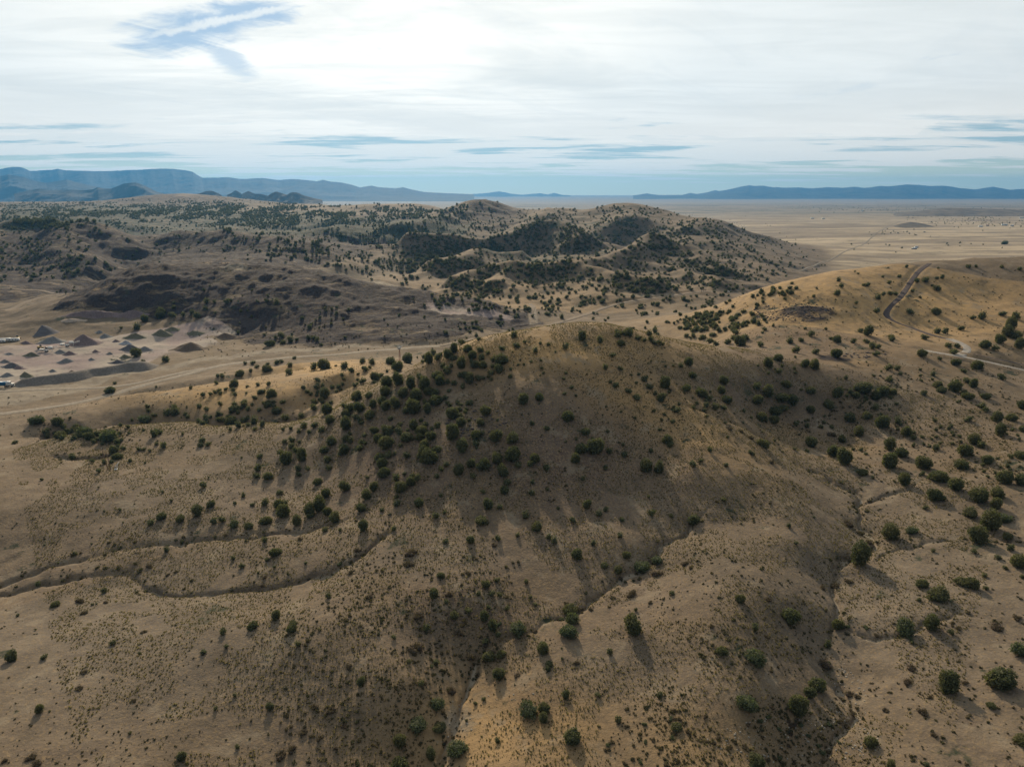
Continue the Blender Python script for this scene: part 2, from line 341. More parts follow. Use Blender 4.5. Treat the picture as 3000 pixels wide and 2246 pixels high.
WASHES = [
 ([(-60,1765),(0,1745),(130,1705),(330,1685),(400,1690),(440,1728),(560,1737),(760,1723),(900,1693),(1010,1655),(1100,1590),(1170,1500)], 2.6, 2.4),
 ([(-60,1735),(0,1716),(200,1642),(330,1613),(500,1584),(640,1573),(800,1563),(1000,1532),(1060,1500)], 2.2, 2.0),
 ([(1290,2246),(1345,2120),(1370,2030),(1390,1960),(1440,1900),(1550,1842),(1640,1812),(1700,1785),(1750,1757),(1790,1722),(1850,1685),(1950,1600),(2020,1540),(2100,1470)], 2.2, 2.0),
 ([(2380,2246),(2440,2160),(2480,2070),(2465,2000),(2412,1945),(2412,1885),(2440,1852),(2455,1780),(2450,1700),(2442,1655),(2500,1635),(2555,1600),(2520,1505),(2500,1440),(2420,1400),(2330,1352),(2250,1285),(2130,1232),(2000,1180),(1900,1110)], 2.4, 2.0),
 ([(2555,1640),(2640,1606),(2760,1586),(2900,1590),(3050,1570)], 1.3, 1.1),
 ([(2505,1485),(2580,1452),(2650,1438),(2760,1380)], 1.4, 1.2),
 ([(2460,1855),(2550,1857),(2640,1845),(2750,1820),(2860,1812),(3050,1835)], 1.4, 1.2),
 ([(2330,1262),(2380,1242),(2440,1207),(2540,1187),(2620,1120)], 1.8, 1.4),
 ([(150,1335),(250,1340),(330,1325),(345,1270),(420,1262)], 3, 2.5),
 ([(80,1272),(200,1262),(340,1272)], 3, 2.0),
]
for w in WASHES: carve(w[0], w[1] * .56, w[2] * .72)
def swell(P, width, height, s=0):
    """raise (or sink) a long rounded ridge along world points"""
    L = smooth_line(np.array([p[:2] for p in P]), 20.)
    lo = L.min(0) - width * 3.2; hi = L.max(0) + width * 3.2
    m = SEEN & (XX > lo[0]) & (XX < hi[0]) & (YY > lo[1]) & (YY < hi[1])
    x = XX[m]; y = YY[m]
    wx = x + width * .45 * fbm(x / width / 2, y / width / 2, 81 + s, 3); wy = y + width * .45 * fbm(x / width / 2, y / width / 2, 91 + s, 3)
    d, par = seg_dist(wx, wy, L)
    tot = np.hypot(*np.diff(L, axis=0).T).sum()
    end = sst(par, 0, width * .8) * sst(tot - par, 0, width * .8)
    ZZ[m] += height * np.exp(-(d / width) ** 2) * (.25 + .75 * end)
def wl(*a): return [world(p, Y, 0) for p, Y in a]
# valleys between the west fingers
swell(wl((100,368),(350,394),(500,392),(700,388),(850,398),(950,418),(1060,440)), 13, -8)
swell(wl((330,455),(480,462),(600,475),(760,500),(900,520)), 11, -5)
swell([at_Y(600,1215,378), at_Y(815,1180,395), at_Y(1000,1112,412)], 8, 3.5)
mid = SEEN * sst(RG, 880, 1000) * (1 - sst(RG, 2500, 2900)) * np.exp(-((ZSM + 30) / 14) ** 2 * 0) * (1 - np.exp(-((ZSM + 30) / 16) ** 2))
ZZ -= 11 * mid
# middle ridges, nearest first
for q, (wd, ht, P) in enumerate((
  (38, 13, ((1300,850,930),(1407,815,985),(1565,801,975),(1678,788,1010),(1836,751,1140),(1904,720,1270))),
  (24, 8, ((1678,800,985),(1780,822,930),(1860,843,890),(1960,868,850))),
  (24, 7, ((1500,800,1000),(1470,840,930),(1440,880,880))),
  (30, 9, ((1904,720,1280),(2000,740,1230),(2080,775,1120),(2130,800,1050))),
  (22, 6, ((1990,790,1060),(2060,815,980),(2100,840,900))),
  (45, 15, ((1240,795,1110),(1371,760,1190),(1452,733,1270),(1560,740,1300))),
  (50, 20, ((1150,722,1380),(1300,720,1390),(1452,718,1440),(1597,688,1480),(1678,706,1400),(1741,732,1320))),
  (60, 18, ((1700,700,1560),(1780,680,1640),(1850,650,1740),(1830,615,1900))),
  (60, 20, ((1980,690,1500),(2060,665,1620),(2080,640,1760))),
  (60, 22, ((1150,690,1620),(1250,660,1800),(1350,630,2000),(1410,600,2200))),
  (60, 18, ((1500,680,1650),(1570,655,1800),(1650,615,2250))),
  (26, 8, ((2100,835,930),(2250,815,980),(2400,800,1010))),
  (50, 22, ((0,662,1500),(140,658,1480),(300,684,1400),(380,720,1250))),
  (40, 16, ((180,700,1400),(200,745,1220),(280,780,1080))),
  (60, 18, ((480,684,1450),(650,700,1380),(820,715,1290),(950,730,1200))),
  (50, 16, ((330,830,930),(420,780,960))),
  (40, -14, ((230,850,900),(290,800,1010),(330,780,1100),(380,745,1230),(420,715,1350))),
  (90, 7, ((760,640,2000),(900,625,2300),(1060,604,2800))),
  (70, 20, ((950,690,1600),(1100,665,1800),(1250,640,2050))),
  (120, 8, ((600,610,3000),(850,603,3200),(1000,600,3500))))):
    swell([at_Y(*p) for p in P], wd * (.85 if q < 13 else 1), ht * (1.7 if q < 7 else 1.1 if q < 15 else .8), q)
for px_, py_, Y_, rd, ht in ((1410, 592, 2250, 120, 22), (1660, 602, 2400, 130, 12), (1815, 606, 1980, 130, 13), (1900, 612, 1970, 110, 14), (1260, 600, 2700, 160, 10), (1597, 688, 1480, 60, 10), (1904, 719, 1280, 60, 8)):
    c_ = at_Y(px_, py_, Y_); d_ = np.hypot(XX - c_[0], YY - c_[1]) * (1 + .25 * fbm(XX / rd, YY / rd, 77, 3)); ZZ += ht * np.exp(-(d_ / rd) ** 2)
swell([at_Y(*p) for p in ((330,832,790),(450,772,850),(560,769,845),(700,785,835),(900,805,805),(1100,845,780),(1250,878,765),(1400,903,750),(1500,917,735))], 30, 6, 61)
swell([at_Y(*p) for p in ((360,832,900),(560,790,925),(800,800,905),(1000,825,880),(1200,865,840))], 34, -9, 62)
# cut faces of the quarry
swell([at_Y(330,900,705), at_Y(420,890,712), at_Y(500,900,705)], 22, -5)
swell([at_Y(640,955,682), at_Y(720,950,684), at_Y(790,945,690)], 20, -5)
# relief: broad swells, draws and small roughness; quieter on the plains
hills = np.exp(-((ZSM + 30) / 14) ** 2) * sst(RG, 1300, 1900)
hills = 1 - hills
hills *= 1 - sst(RG, 5200, 7000)
a1 = np.interp(RG, [0, 200, 400, 700, 1100, 2200, 3000, 5000, 8000], [.5, .7, 1.0, 2.4, 6, 9, 7, 6, 3])
l1 = np.interp(RG, [0, 400, 1000, 2500, 6000, 60000], [48, 60, 110, 220, 420, 1500])
for k, (sc, am) in enumerate(((1., 1.), (.45, .45))):
    # noise at fixed world scales, blended by distance, so that nothing is drawn out
    tot = 0; wts = 0
    for lam in (40, 80, 160, 320, 640):
        w = np.exp(-(np.log(l1 * sc / lam) / .55) ** 2); 
        tot = tot + w * ridged(XX / lam, YY / lam, 31 + int(lam) + k * 7, 3); wts = wts + w
    ZZ += am * a1 * hills * (tot / (wts + 1e-9) - .1)
ZZ += .55 * hills * fbm(XX / 16, YY / 16, 51, 4) * (RG < 2500)
ZZ += .13 * fbm(XX / 3.1, YY / 3.1, 61, 3) * (RG < 700) * hills
ZZ -= np.interp(RG, [1100, 1700, 3000, 5000], [0, 5, 5, 2]) * hills
ZZ += 2.0 * (1 - hills) * fbm(XX / 700, YY / 500, 71, 3)
# ------------------------------------------------------------------ what the land is made of, with some sun and shade mixed in (kept as attributes of the land itself)
PXs, PYs = project(XX, YY, ZSM)
def warp(k=1.0):
    s = np.interp(RG, [0, 400, 1500, 8000], [14, 22, 60, 200])
    return 24 * k * fbm(XX / s, YY / s, 201, 4), 13 * k * fbm(XX / s, YY / s, 211, 4)
WX, WY = warp()
def poly(P, r0=0, r1=1e9, feather=10, k=1.0):
    P = np.array(P, float); lo = P.min(0) - 60; hi = P.max(0) + 60
    m = SEEN & (RG > r0) & (RG < r1) & (PXs > lo[0]) & (PXs < hi[0]) & (PYs > lo[1]) & (PYs < hi[1])
    x = PXs[m] + WX[m] * k; y = PYs[m] + WY[m] * k; acc = np.zeros(x.shape)
    offs = [(0, 0), (1, .5), (-1, -.5), (.5, -1), (-.5, 1)]
    for ox, oy in offs:
        ins = np.zeros(x.shape, bool); xx = x + ox * feather; yy = y + oy * feather * .5
        for (x0, y0), (x1, y1) in zip(P, np.roll(P, -1, 0)):
            if y0 == y1: continue
            c = ((y0 > yy) != (y1 > yy)) & (xx < (x1 - x0) * (yy - y0) / (y1 - y0) + x0); ins ^= c
        acc += ins
    out = np.zeros(ZZ.shape, np.float32); out[m] = acc / len(offs); return out
def spot(px, py, rx, ry, r0=0, r1=1e9, v=1.0, rot=0):
    c, s = math.cos(R(rot)), math.sin(R(rot)); x = PXs + WX - px; y = PYs + WY - py
    d = ((x * c + y * s) / rx) ** 2 + ((y * c - x * s) / ry) ** 2
    return np.where(SEEN & (RG > r0) & (RG < r1), v * np.exp(-d), 0).astype(np.float32)
def mx(*a):
    o = a[0]
    for b in a[1:]: o = np.maximum(o, b)
    return o
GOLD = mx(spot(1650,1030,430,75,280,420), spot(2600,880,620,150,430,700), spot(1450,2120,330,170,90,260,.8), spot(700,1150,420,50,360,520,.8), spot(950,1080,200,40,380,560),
          spot(1900,1180,330,90,250,400,1.0,28), spot(1500,880,600,120,760,1500,.5), spot(2080,2180,260,110,100,200,.6), spot(2300,1270,350,60,250,360,.3), spot(2600,1050,260,30,380,460,.8), spot(330,870,150,30,600,900,.9), spot(700,785,200,9,760,1050,.9), spot(1560,800,420,22,850,1300,.5))  # golden grass; the right spur's spot is raised to paint it sunlit
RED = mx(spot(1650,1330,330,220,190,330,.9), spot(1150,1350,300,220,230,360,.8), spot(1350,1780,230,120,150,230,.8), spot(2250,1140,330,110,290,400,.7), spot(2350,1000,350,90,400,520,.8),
         spot(1980,1380,150,150,220,330,.5), spot(700,1450,420,110,230,330,.35), spot(1550,2050,200,90,120,200,.5))  # brown soil, with shade of the hill faces painted in
QH = poly([(150,905),(230,838),(330,800),(450,766),(560,762),(760,785),(950,792),(1130,838),(1280,866),(1420,892),(1550,916),(1600,955),(1470,965),(1330,988),(1240,1004),(1120,1000),(1000,1012),(800,1006),(640,975),(560,935),(440,915),(300,905)], 600, 1080)
ROCK = mx(QH, poly([(0,665),(90,690),(60,760),(140,800),(90,830),(0,780)], 900, 1700)*.8, poly([(150,668),(300,680),(420,730),(330,790),(260,830),(240,800),(300,760),(230,700)], 850, 1700),
          poly([(380,720),(520,705),(440,745),(340,800),(300,800)], 850, 1700)*.9, spot(1430,620,90,26,1500,2600,.8), spot(1120,645,110,26,1500,3000,.8), spot(1100,700,160,22,1200,2000,.5), spot(850,690,300,40,1200,2400,.45),
          spot(2330,915,110,22,440,560,.9), spot(2440,1045,40,10,380,460,.9), spot(620,730,260,30,1000,1500,.5), spot(560,585,330,16,2800,5600,.45))
WOOD = mx(poly([(0,592),(500,600),(1000,620),(1400,640),(1300,700),(1000,690),(700,670),(400,680),(300,672),(0,655)], 1500, 5200)*.9, spot(1700,650,280,40,1300,2300,.5), spot(700,600,400,14,2600,5200,.5),
          spot(1560,745,250,22,1200,1600,.7), spot(1650,680,90,30,1300,2000,.6))
PINK = poly([(-100,985),(120,950),(260,900),(440,890),(520,905),(600,930),(700,965),(640,985),(560,990),(640,1005),(560,1030),(470,1045),(420,1070),(300,1090),(100,1125),(-100,1140)], 480, 760)
PINK = mx(PINK, poly([(620,925),(700,908),(760,915),(770,935),(720,950),(640,950)], 620, 760)*.28, poly([(1240,895),(1380,905),(1500,925),(1490,940),(1380,932),(1260,915)], 600, 780)*.8)
DIRT = mx(GUL * .8, poly([(-100,1130),(200,1120),(420,1085),(700,1030),(950,1015),(1300,1005),(1330,1000),(1330,1012),(1000,1028),(700,1050),(400,1105),(100,1180),(-100,1215)], 400, 640) * .7,
          poly([(1545,905),(1575,905),(1580,955),(1545,960)], 640, 900), spot(1900,870,200,8,700,950,.6), poly([(1155,815),(1240,850),(1220,862),(1100,830),(1020,805),(1080,802)], 850, 1100) * .9,
          poly([(590,772),(640,775),(740,795),(720,805),(640,795)], 760, 880) * .9, spot(2520,1020,60,12,380,450,.6), spot(2250,2190,200,50,90,170,.4), spot(1330,2110,60,60,110,180,.7))
plainm = sst(1 - (1 - np.exp(-((ZSM + 30) / 16) ** 2)), .2, .8) * sst(RG, 1350, 1800)
plainm = np.maximum(plainm, sst(RG, 5200, 7000))
PLAIN = plainm.astype(np.float32)
GREY = mx(spot(350,1850,650,330,120,260,.9), spot(600,1450,520,160,230,340,.6), spot(2650,1750,500,400,120,330,.9), spot(2100,1650,300,160,180,280,.7), spot(1250,1640,240,70,180,240,.7), spot(1800,1950,300,120,120,200,.7))
SCRUB = mx(GUL * .5, spot(1380,1880,120,130,140,220,.5), spot(2150,2180,330,110,90,180,.6), spot(1100,2120,250,100,110,180,.35), spot(2300,1150,300,90,300,400,.4), spot(2080,900,260,22,700,900,.6))

# slopes that face away from the sun's side of the sky hold more brush; draws too
_dz = np.gradient(ZZ, axis=1) / np.gradient(RG, axis=1)
ASP = sst(_dz, .03, .24)
_z2 = (np.roll(ZZ, 6, 1) + np.roll(ZZ, -6, 1)) / 2 - ZZ
ASP = np.clip(ASP * .8 + .5 * sst(_z2 / RG * 1000, .1, 1.6), 0, 1) * np.where(SEEN, 1, 0)
ROCK = mx(ROCK, (.80 * poly([(0,640),(500,665),(1100,640),(1360,640),(1250,690),(1120,710),(1000,745),(900,765),(520,770),(300,840),(0,850)], 850, 2600)).astype(np.float32))
SCRUB = mx(SCRUB, (ASP * sst(RG, 620, 950) * (1 - PLAIN) * .95).astype(np.float32))
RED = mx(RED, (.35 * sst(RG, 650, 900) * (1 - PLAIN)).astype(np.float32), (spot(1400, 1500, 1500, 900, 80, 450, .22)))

def put_mesh(name, co, faces, mats=(), smooth=True, attrs=None, parent=None, mat_index=None):
    """numpy arrays -> one mesh object; faces: (n,3) or (n,4)"""
    co = np.asarray(co, np.float32); faces = np.asarray(faces, np.int32); k = faces.shape[1]
    me = bpy.data.meshes.new(name); me.vertices.add(len(co)); me.vertices.foreach_set('co', co.ravel())
    me.loops.add(faces.size); me.loops.foreach_set('vertex_index', faces.ravel())
    me.polygons.add(len(faces)); me.polygons.foreach_set('loop_start', np.arange(0, faces.size, k, dtype=np.int32))
    if smooth: me.polygons.foreach_set('use_smooth', np.ones(len(faces), bool))
    if mat_index is not None: me.polygons.foreach_set('material_index', np.asarray(mat_index, np.int32))
    me.update(calc_edges=True)
    for k_, v in (attrs or {}).items():
        at = me.color_attributes.new(name=k_, type='FLOAT_COLOR', domain='POINT'); at.data.foreach_set('color', np.asarray(v, np.float32).ravel())
    for m in mats: me.materials.append(m)
    o = bpy.data.objects.new(name, me); COL.objects.link(o)
    if parent: o.parent = parent
    return o
def grid_faces(nu, nv):
    idx = np.arange(nu * nv).reshape(nu, nv)
    return np.stack([idx[:-1, :-1], idx[1:, :-1], idx[1:, 1:], idx[:-1, 1:]], -1).reshape(-1, 4)

# ------------------------------------------------------------------ materials of the land
def new_mat(name):
    m = bpy.data.materials.new(name); m.use_nodes = True; t = NT(m.node_tree); b = t.n['Principled BSDF']
    b.inputs['Roughness'].default_value = .95; b.inputs['Specular IOR Level'].default_value = .15
    return m, t, b
def land_material():
    m, t, b = new_mat('land')
    g = t.N('ShaderNodeNewGeometry'); P = g.outputs['Position']
    A = t.N('ShaderNodeVertexColor', layer_name='mA'); B = t.N('ShaderNodeVertexColor', layer_name='mB'); C = t.N('ShaderNodeVertexColor', layer_name='mC')
    sa = t.N('ShaderNodeSeparateColor'); t.put(sa.inputs[0], A.outputs[0]); sb = t.N('ShaderNodeSeparateColor'); t.put(sb.inputs[0], B.outputs[0]); sc = t.N('ShaderNodeSeparateColor'); t.put(sc.inputs[0], C.outputs[0])
    gold, dirt, rock = sa.outputs[0], sa.outputs[1], sa.outputs[2]
    pink, plain, wood = sb.outputs[0], sb.outputs[1], sb.outputs[2]
    grey, scrub, red = sc.outputs[0], sc.outputs[1], sc.outputs[2]
    nf = t.noise(P, 1.3, 5, .7); nm = t.noise(P, .16, 5, .6); nl = t.noise(P, .02, 4, .55); nx = t.noise(P, .004, 4, .6)
    P2 = t.V('MULTIPLY', P, (1, 1, .3))
    base = t.mix(t.ss(nm, .35, .68), (.120, .089, .062), (.180, .135, .090))
    base = t.mix(t.ss(nl, .35, .65), base, (.120, .088, .056))
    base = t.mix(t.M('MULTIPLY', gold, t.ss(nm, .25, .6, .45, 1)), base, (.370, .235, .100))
    base = t.mix(t.M('MULTIPLY', grey, .75), base, t.mix(t.ss(nm, .3, .7), (.094, .080, .064), (.142, .120, .093)))
    base = t.mix(t.M('MULTIPLY', red, t.ss(nm, .3, .62, .35, .95)), base, t.mix(t.ss(nf, .4, .62), (.062, .043, .036), (.128, .087, .060)))  # soil colour darkened to deepen the shade on the hill face
    # bunch grass over bare soil: fine flecks of both
    fl = t.ss(nf, .50, .66); base = t.mix(t.M('MULTIPLY', fl, .55), base, (.250, .170, .080))
    nf2 = t.noise(P, 2.6, 3, .6); base = t.mix(t.ss(nf2, .60, .70, 0, .6), base, (.060, .052, .032))
    nd = t.noise(P, .55, 4, .7); base = t.mix(t.ss(nd, .63, .72, 0, .55), base, (.055, .050, .030))
    nb_ = t.noise(t.V('ADD', P, t.V('SCALE', t.noise(P, .05, 3, out=1), sc=14.0)), .075, 7, .72); base = t.mix(t.ss(nb_, .53, .66, 0, .55), base, (.070, .055, .038)); base = t.mix(t.ss(nb_, .46, .36, 0, .55), base, (.205, .165, .115))
    # scrub cover
    base = t.mix(t.M('MULTIPLY', scrub, t.ss(t.M('ADD', t.M('MULTIPLY', nd, .5), t.M('MULTIPLY', nm, .5)), .36, .56, .25, .9)), base, (.066, .054, .037))
    # dark broken rock with dry grass between
    st = t.noise(t.V('MULTIPLY', P, (1, 1.6, 3.0)), .035, 8, .72, .4)
    st2 = t.noise(t.V('MULTIPLY', t.V('ADD', P, t.V('SCALE', t.noise(P, .02, 3, out=1), sc=30.0)), (.55, 1.5, 1.0)), .045, 9, .70, .3)
    rk = t.mix(t.ss(nd, .40, .62), (.016, .0125, .014), (.046, .032, .028))
    rockm = t.M('MULTIPLY', t.ss(t.M('ADD', t.M('MULTIPLY', rock, .62), t.M('MULTIPLY', t.M('SUBTRACT', st2, .5), 5.5)), -.05, .52), t.ss(rock, .03, .30))
    base = t.mix(rockm, base, rk)
    # pinkish crushed stone
    pk = t.mix(t.ss(nl, .38, .62), (.215, .165, .150), (.275, .235, .190)); pk = t.mix(t.ss(nm, .5, .72, 0, .6), pk, (.130, .095, .088))
    base = t.mix(t.ss(pink, .2, .7), base, pk)
    dc = t.mix(t.ss(nm, .4, .6), (.255, .215, .160), (.180, .145, .105))
    base = t.mix(t.ss(t.M('ADD', dirt, t.M('MULTIPLY', t.M('SUBTRACT', nm, .5), .9)), .30, .75, 0, .85), base, dc)
    # wide plain: pale grass in long low bands, darker swales
    bn = t.noise(t.V('MULTIPLY', P, (.35, 1.6, 0)), .0028, 7, .62, .6); bm = t.noise(t.V('MULTIPLY', P, (.5, 1.2, 0)), .012, 6, .65, .3)
    far = t.N('ShaderNodeSeparateXYZ'); t.put(far.inputs[0], P)
    pl = t.mix(t.ss(bn, .36, .60), (.170, .130, .088), (.360, .285, .185)); pl = t.mix(t.ss(bm, .46, .66, 0, .85), pl, (.110, .086, .056))
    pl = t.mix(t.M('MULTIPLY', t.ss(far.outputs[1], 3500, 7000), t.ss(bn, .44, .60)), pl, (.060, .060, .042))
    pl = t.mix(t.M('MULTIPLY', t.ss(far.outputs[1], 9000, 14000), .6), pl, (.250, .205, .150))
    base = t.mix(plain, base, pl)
    # far woodland, too small to stand singly
    wn = t.noise(P, .045, 5, .75); wm = t.ss(t.M('ADD', t.M('MULTIPLY', wood, .22), wn), .60, .68)
    base = t.mix(wm, base, (.030, .036, .020))
    t.put(b.inputs['Base Color'], base)
    bp = t.N('ShaderNodeBump'); bp.inputs['Strength'].default_value = .85; bp.inputs['Distance'].default_value = .45
    hsum = t.M('ADD', t.M('MULTIPLY', nf, .5), t.M('ADD', nd, t.M('MULTIPLY', t.M('MULTIPLY', rockm, st), 5.0)))
    t.put(bp.inputs['Height'], hsum); t.l.new(bp.outputs[0], b.inputs['Normal'])
    return m
LAND = land_material()
# broken rock stands out of the dark slopes
ZZ += (ROCK * (RG < 1700)) * np.interp(RG, [0, 500, 600, 900, 1700], [.6, 1.3, 3.6, 5.0, 7]) * ((ridged(XX / 30, YY / 38, 301, 4) * .6 + ridged(XX / 11, YY / 14, 311, 3) * .22))
def rgba(a, b, c): return np.stack([a, b, c, np.ones_like(a)], -1).reshape(-1, 4)
# ------------------------------------------------------------------ roads: level the land a little under each, then lay a ribbon on it
ROADS = []
def road_path(P, step, Yhint=None):
    if Yhint: W = np.array([at_Y(p[0], p[1], y) for p, y in zip(P, Yhint)])
    else: W = hit([p[0] for p in P], [p[1] for p in P])
    return smooth_line(W[:, :2], step)
def add_road(name, P, width, mat, Yhint=None, lift=.12, step=4., label=None, relax=True):
    L = road_path(P, step, Yhint)
    z = ground(L[:, 0], L[:, 1])
    for _ in range(12 if relax else 3): z[1:-1] = (z[:-2] + 2 * z[1:-1] + z[2:]) / 4
    lo = L.min(0) - width * 3; hi = L.max(0) + width * 3
    m = SEEN & (XX > lo[0]) & (XX < hi[0]) & (YY > lo[1]) & (YY < hi[1])
    x = XX[m]; y = YY[m]; d, par = seg_dist(x, y, L)
    s = np.concatenate([[0], np.cumsum(np.hypot(*np.diff(L, axis=0).T))]); zz = np.interp(par, s, z)
    w = sst(d, width * 1.9, width * .75)
    ZZ[m] = ZZ[m] * (1 - w) + zz * w
    ROADS.append((name, L, width, mat, lift, label))
def ribbon(name, L, width, mat, lift, label):
    T = np.gradient(L, axis=0); T /= np.hypot(T[:, 0], T[:, 1])[:, None] + 1e-9; Nn = np.stack([-T[:, 1], T[:, 0]], -1)
    offs = np.array([-.62, -.5, -.2, .2, .5, .62]) * width
    wob = 1 + .12 * np.interp(np.arange(len(L)), np.arange(0, len(L) + 3, 3), rng.normal(size=len(range(0, len(L) + 3, 3))))
    Pn = L[:, None, :] + Nn[:, None, :] * offs[None, :, None] * wob[:, None, None]
    z = ground(Pn[..., 0].ravel(), Pn[..., 1].ravel()).reshape(Pn.shape[:2]) + lift
    z[:, 0] -= lift + .25; z[:, -1] -= lift + .25
    o = put_mesh(name, np.concatenate([Pn, z[..., None]], -1).reshape(-1, 3), grid_faces(len(L), 6), [mat]); o['kind'] = 'structure'
    if label: o['label'] = label
    return o
def dirt_mat(name, c0, c1, sc=.5):
    m, t, b = new_mat(name); g = t.N('ShaderNodeNewGeometry'); n = t.noise(g.outputs['Position'], sc, 6, .65); n2 = t.noise(g.outputs['Position'], sc * .12, 4, .6)
    c = t.mix(t.ss(n, .35, .65), c0, c1); c = t.mix(t.ss(n2, .4, .7, 0, .5), c, tuple(v * .8 for v in c0)); t.put(b.inputs['Base Color'], c)
    bp = t.N('ShaderNodeBump'); bp.inputs['Distance'].default_value = .1; t.put(bp.inputs['Height'], n); t.l.new(bp.outputs[0], b.inputs['Normal']); return m
M_GRAVEL = dirt_mat('gravel_road', (.17, .140, .105), (.26, .22, .17)); M_CINDER = dirt_mat('cinder_track', (.048, .036, .035), (.085, .066, .060)); M_PALE = dirt_mat('pale_track', (.23, .205, .175), (.31, .28, .24))
M_TRACK = dirt_mat('dirt_track', (.13, .10, .072), (.20, .155, .11)); M_TWO = dirt_mat('field_track', (.15, .13, .10), (.20, .17, .13))
VY = {}
add_road('road', [(-60,1225),(0,1213),(181,1189),(316,1157),(400,1135),(497,1112),(633,1076),(723,1062),(860,1050),(1000,1040),(1170,1024),(1290,1015)], 6.5, M_GRAVEL, [405,414,431,456,475,497,531,548,560,571,588,596], label='pale gravel road along the valley')
add_road('road', [(1290,1015),(1480,985),(1640,945),(1700,928),(1770,907),(1850,890),(1950,878),(2000,872),(2050,862),(2130,853),(2220,843),(2300,838)], 6, M_TRACK, [596,640,702,735,775,805,822,835,850,873,900,910], lift=.35, label='pale gravel road climbing past the dark quarry hill')
add_road('road', [(-60,1145),(0,1150),(90,1130),(200,1122),(330,1120),(420,1112),(500,1098),(600,1083)], 5, M_GRAVEL, [468,465,470,476,482,492,508,527], label='quarry haul road below the embankment')
add_road('road', [(2722,782),(2690,800),(2660,828),(2640,850),(2610,872),(2602,890),(2625,908),(2680,925),(2740,955),(2790,972)], 3.9, M_CINDER, [612,590,560,538,520,508,498,488,470,458], label='dark cinder track over the right hill')
add_road('road', [(2785,970),(2815,983),(2835,1002),(2830,1020),(2790,1028)], 4.5, M_PALE, [460,450,440,428,421], label='pale bend of the hill track')
add_road('road', [(2705,1015),(2760,1024),(2830,1030),(2900,1038),(3000,1048),(3080,1058)], 4.5, M_PALE, [430,424,420,416,410,404], label='pale track below the right hill')
add_road('road', [(2850,1026),(2920,1032),(3000,1040),(3080,1048)], 3.0, M_CINDER, [426,423,418,413], label='dark berm beside the pale track')
add_road('path', [(-40,821),(0,820),(80,822),(140,825),(180,833),(215,837)], 6, M_TRACK, [960,960,950,940,925,915], lift=.5, label='thin pale dirt track on the far left hill')
add_road('path', [(0,890),(60,866),(130,850),(215,837)], 6, M_TRACK, [760,820,870,915], lift=.5)
add_road('path', [(880,782),(940,795),(1020,812),(1100,832),(1180,848),(1260,868)], 6, M_TRACK, [880,870,850,830,815,790], lift=.5)
add_road('path', [(1553,910),(1562,925),(1555,940),(1562,960)], 5, M_TRACK, [800,770,735,700], lift=.3)
add_road('path', [(2330,795),(2400,770),(2480,735),(2560,690),(2600,665),(2640,648)], 3.2, M_TWO, None, lift=.5, step=25, relax=False)
# the land, one sheet out to the horizon
nu, nv = ZZ.shape
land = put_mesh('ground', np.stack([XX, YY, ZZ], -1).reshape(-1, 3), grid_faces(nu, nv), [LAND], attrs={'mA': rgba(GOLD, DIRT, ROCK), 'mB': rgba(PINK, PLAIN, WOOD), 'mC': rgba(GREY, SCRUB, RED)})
land['kind'] = 'structure'; land['label'] = 'dry grass hills and plain'
for r_ in ROADS: ribbon(*r_)

# ------------------------------------------------------------------ far mountains
def mtn_mat():
    m, t, b = new_mat('mountain'); g = t.N('ShaderNodeNewGeometry'); n = t.noise(g.outputs['Position'], .004, 7, .65); n2 = t.noise(g.outputs['Position'], .0012, 5, .6)
    c = t.mix(t.ss(n, .4, .6), (.012, .020, .024), (.030, .034, .032)); c = t.mix(t.ss(n2, .4, .65, 0, .5), c, (.045, .045, .038)); t.put(b.inputs['Base Color'], c); return m
MTN = mtn_mat()
LOWHILL = dirt_mat('dry_cone_hill', (.060, .050, .038), (.14, .11, .075), .01)
def mountain(name, prof, Y, base, front, back, seed, rough=.16, label=None, step=14, nd=70, y0=571):
    """a range with its skyline at distance Y: real slopes in front of and behind the crest"""
    prof = np.array(prof, float); px = np.arange(prof[0, 0], prof[-1, 0] + 1, step * 20000 / Y / 10.)
    py = np.interp(px, prof[:, 0], prof[:, 1])
    a, t = ray(px, py); ca = np.cos(a); rad = Y / ca
    hgt = (CAMZ - rad * t) - base
    hgt = np.maximum(hgt, 0); scale = front / 3.
    dd = np.concatenate([-np.linspace(1, 0, nd) ** 1.2 * front, np.linspace(0, 1, 18)[1:] * back])
    U, D = np.meshgrid(np.arange(len(px)), dd, indexing='ij')
    wv = fbm(px * Y / 2e6 * 1.3, px * 0, seed, 4) * front * .10
    r_ = rad[:, None] + D + wv[:, None] * np.sin(np.clip((D + front) / (front + back), 0, 1) * math.pi)
    X = r_ * np.sin(a)[:, None]; Yy = r_ * np.cos(a)[:, None]
    s = np.where(D < 0, 1 + D / front, 1 - D / back)
    e = np.where(D < 0, s ** 1.5, s ** .9)
    lam = max(front * .30, 60.)
    rn = ridged(X / lam, Yy / lam * .55, seed + 3, 5)
    Z = hgt[:, None] * (e + rough * 1.6 * rn * np.sin(np.clip(s, 0, 1) * math.pi) * .9) + .012 * hgt[:, None] * fbm(X / 90, Yy / 90, seed + 7, 3)
    Z = np.minimum(Z, hgt[:, None] * (.02 + .98 * np.clip(s + .06, 0, 1) ** .55)) + base - 6 * (1 - np.clip(s * 8, 0, 1))
    o = put_mesh(name, np.stack([X, Yy, Z], -1).reshape(-1, 3), grid_faces(len(px), len(dd)), [MTN if Y > 9000 else LOWHILL]); o['kind'] = 'structure'
    if label: o['label'] = label
    return o
def cr(x0, y0, s, P): return [(x0 + a / s, y0 + b / s) for a, b in P]
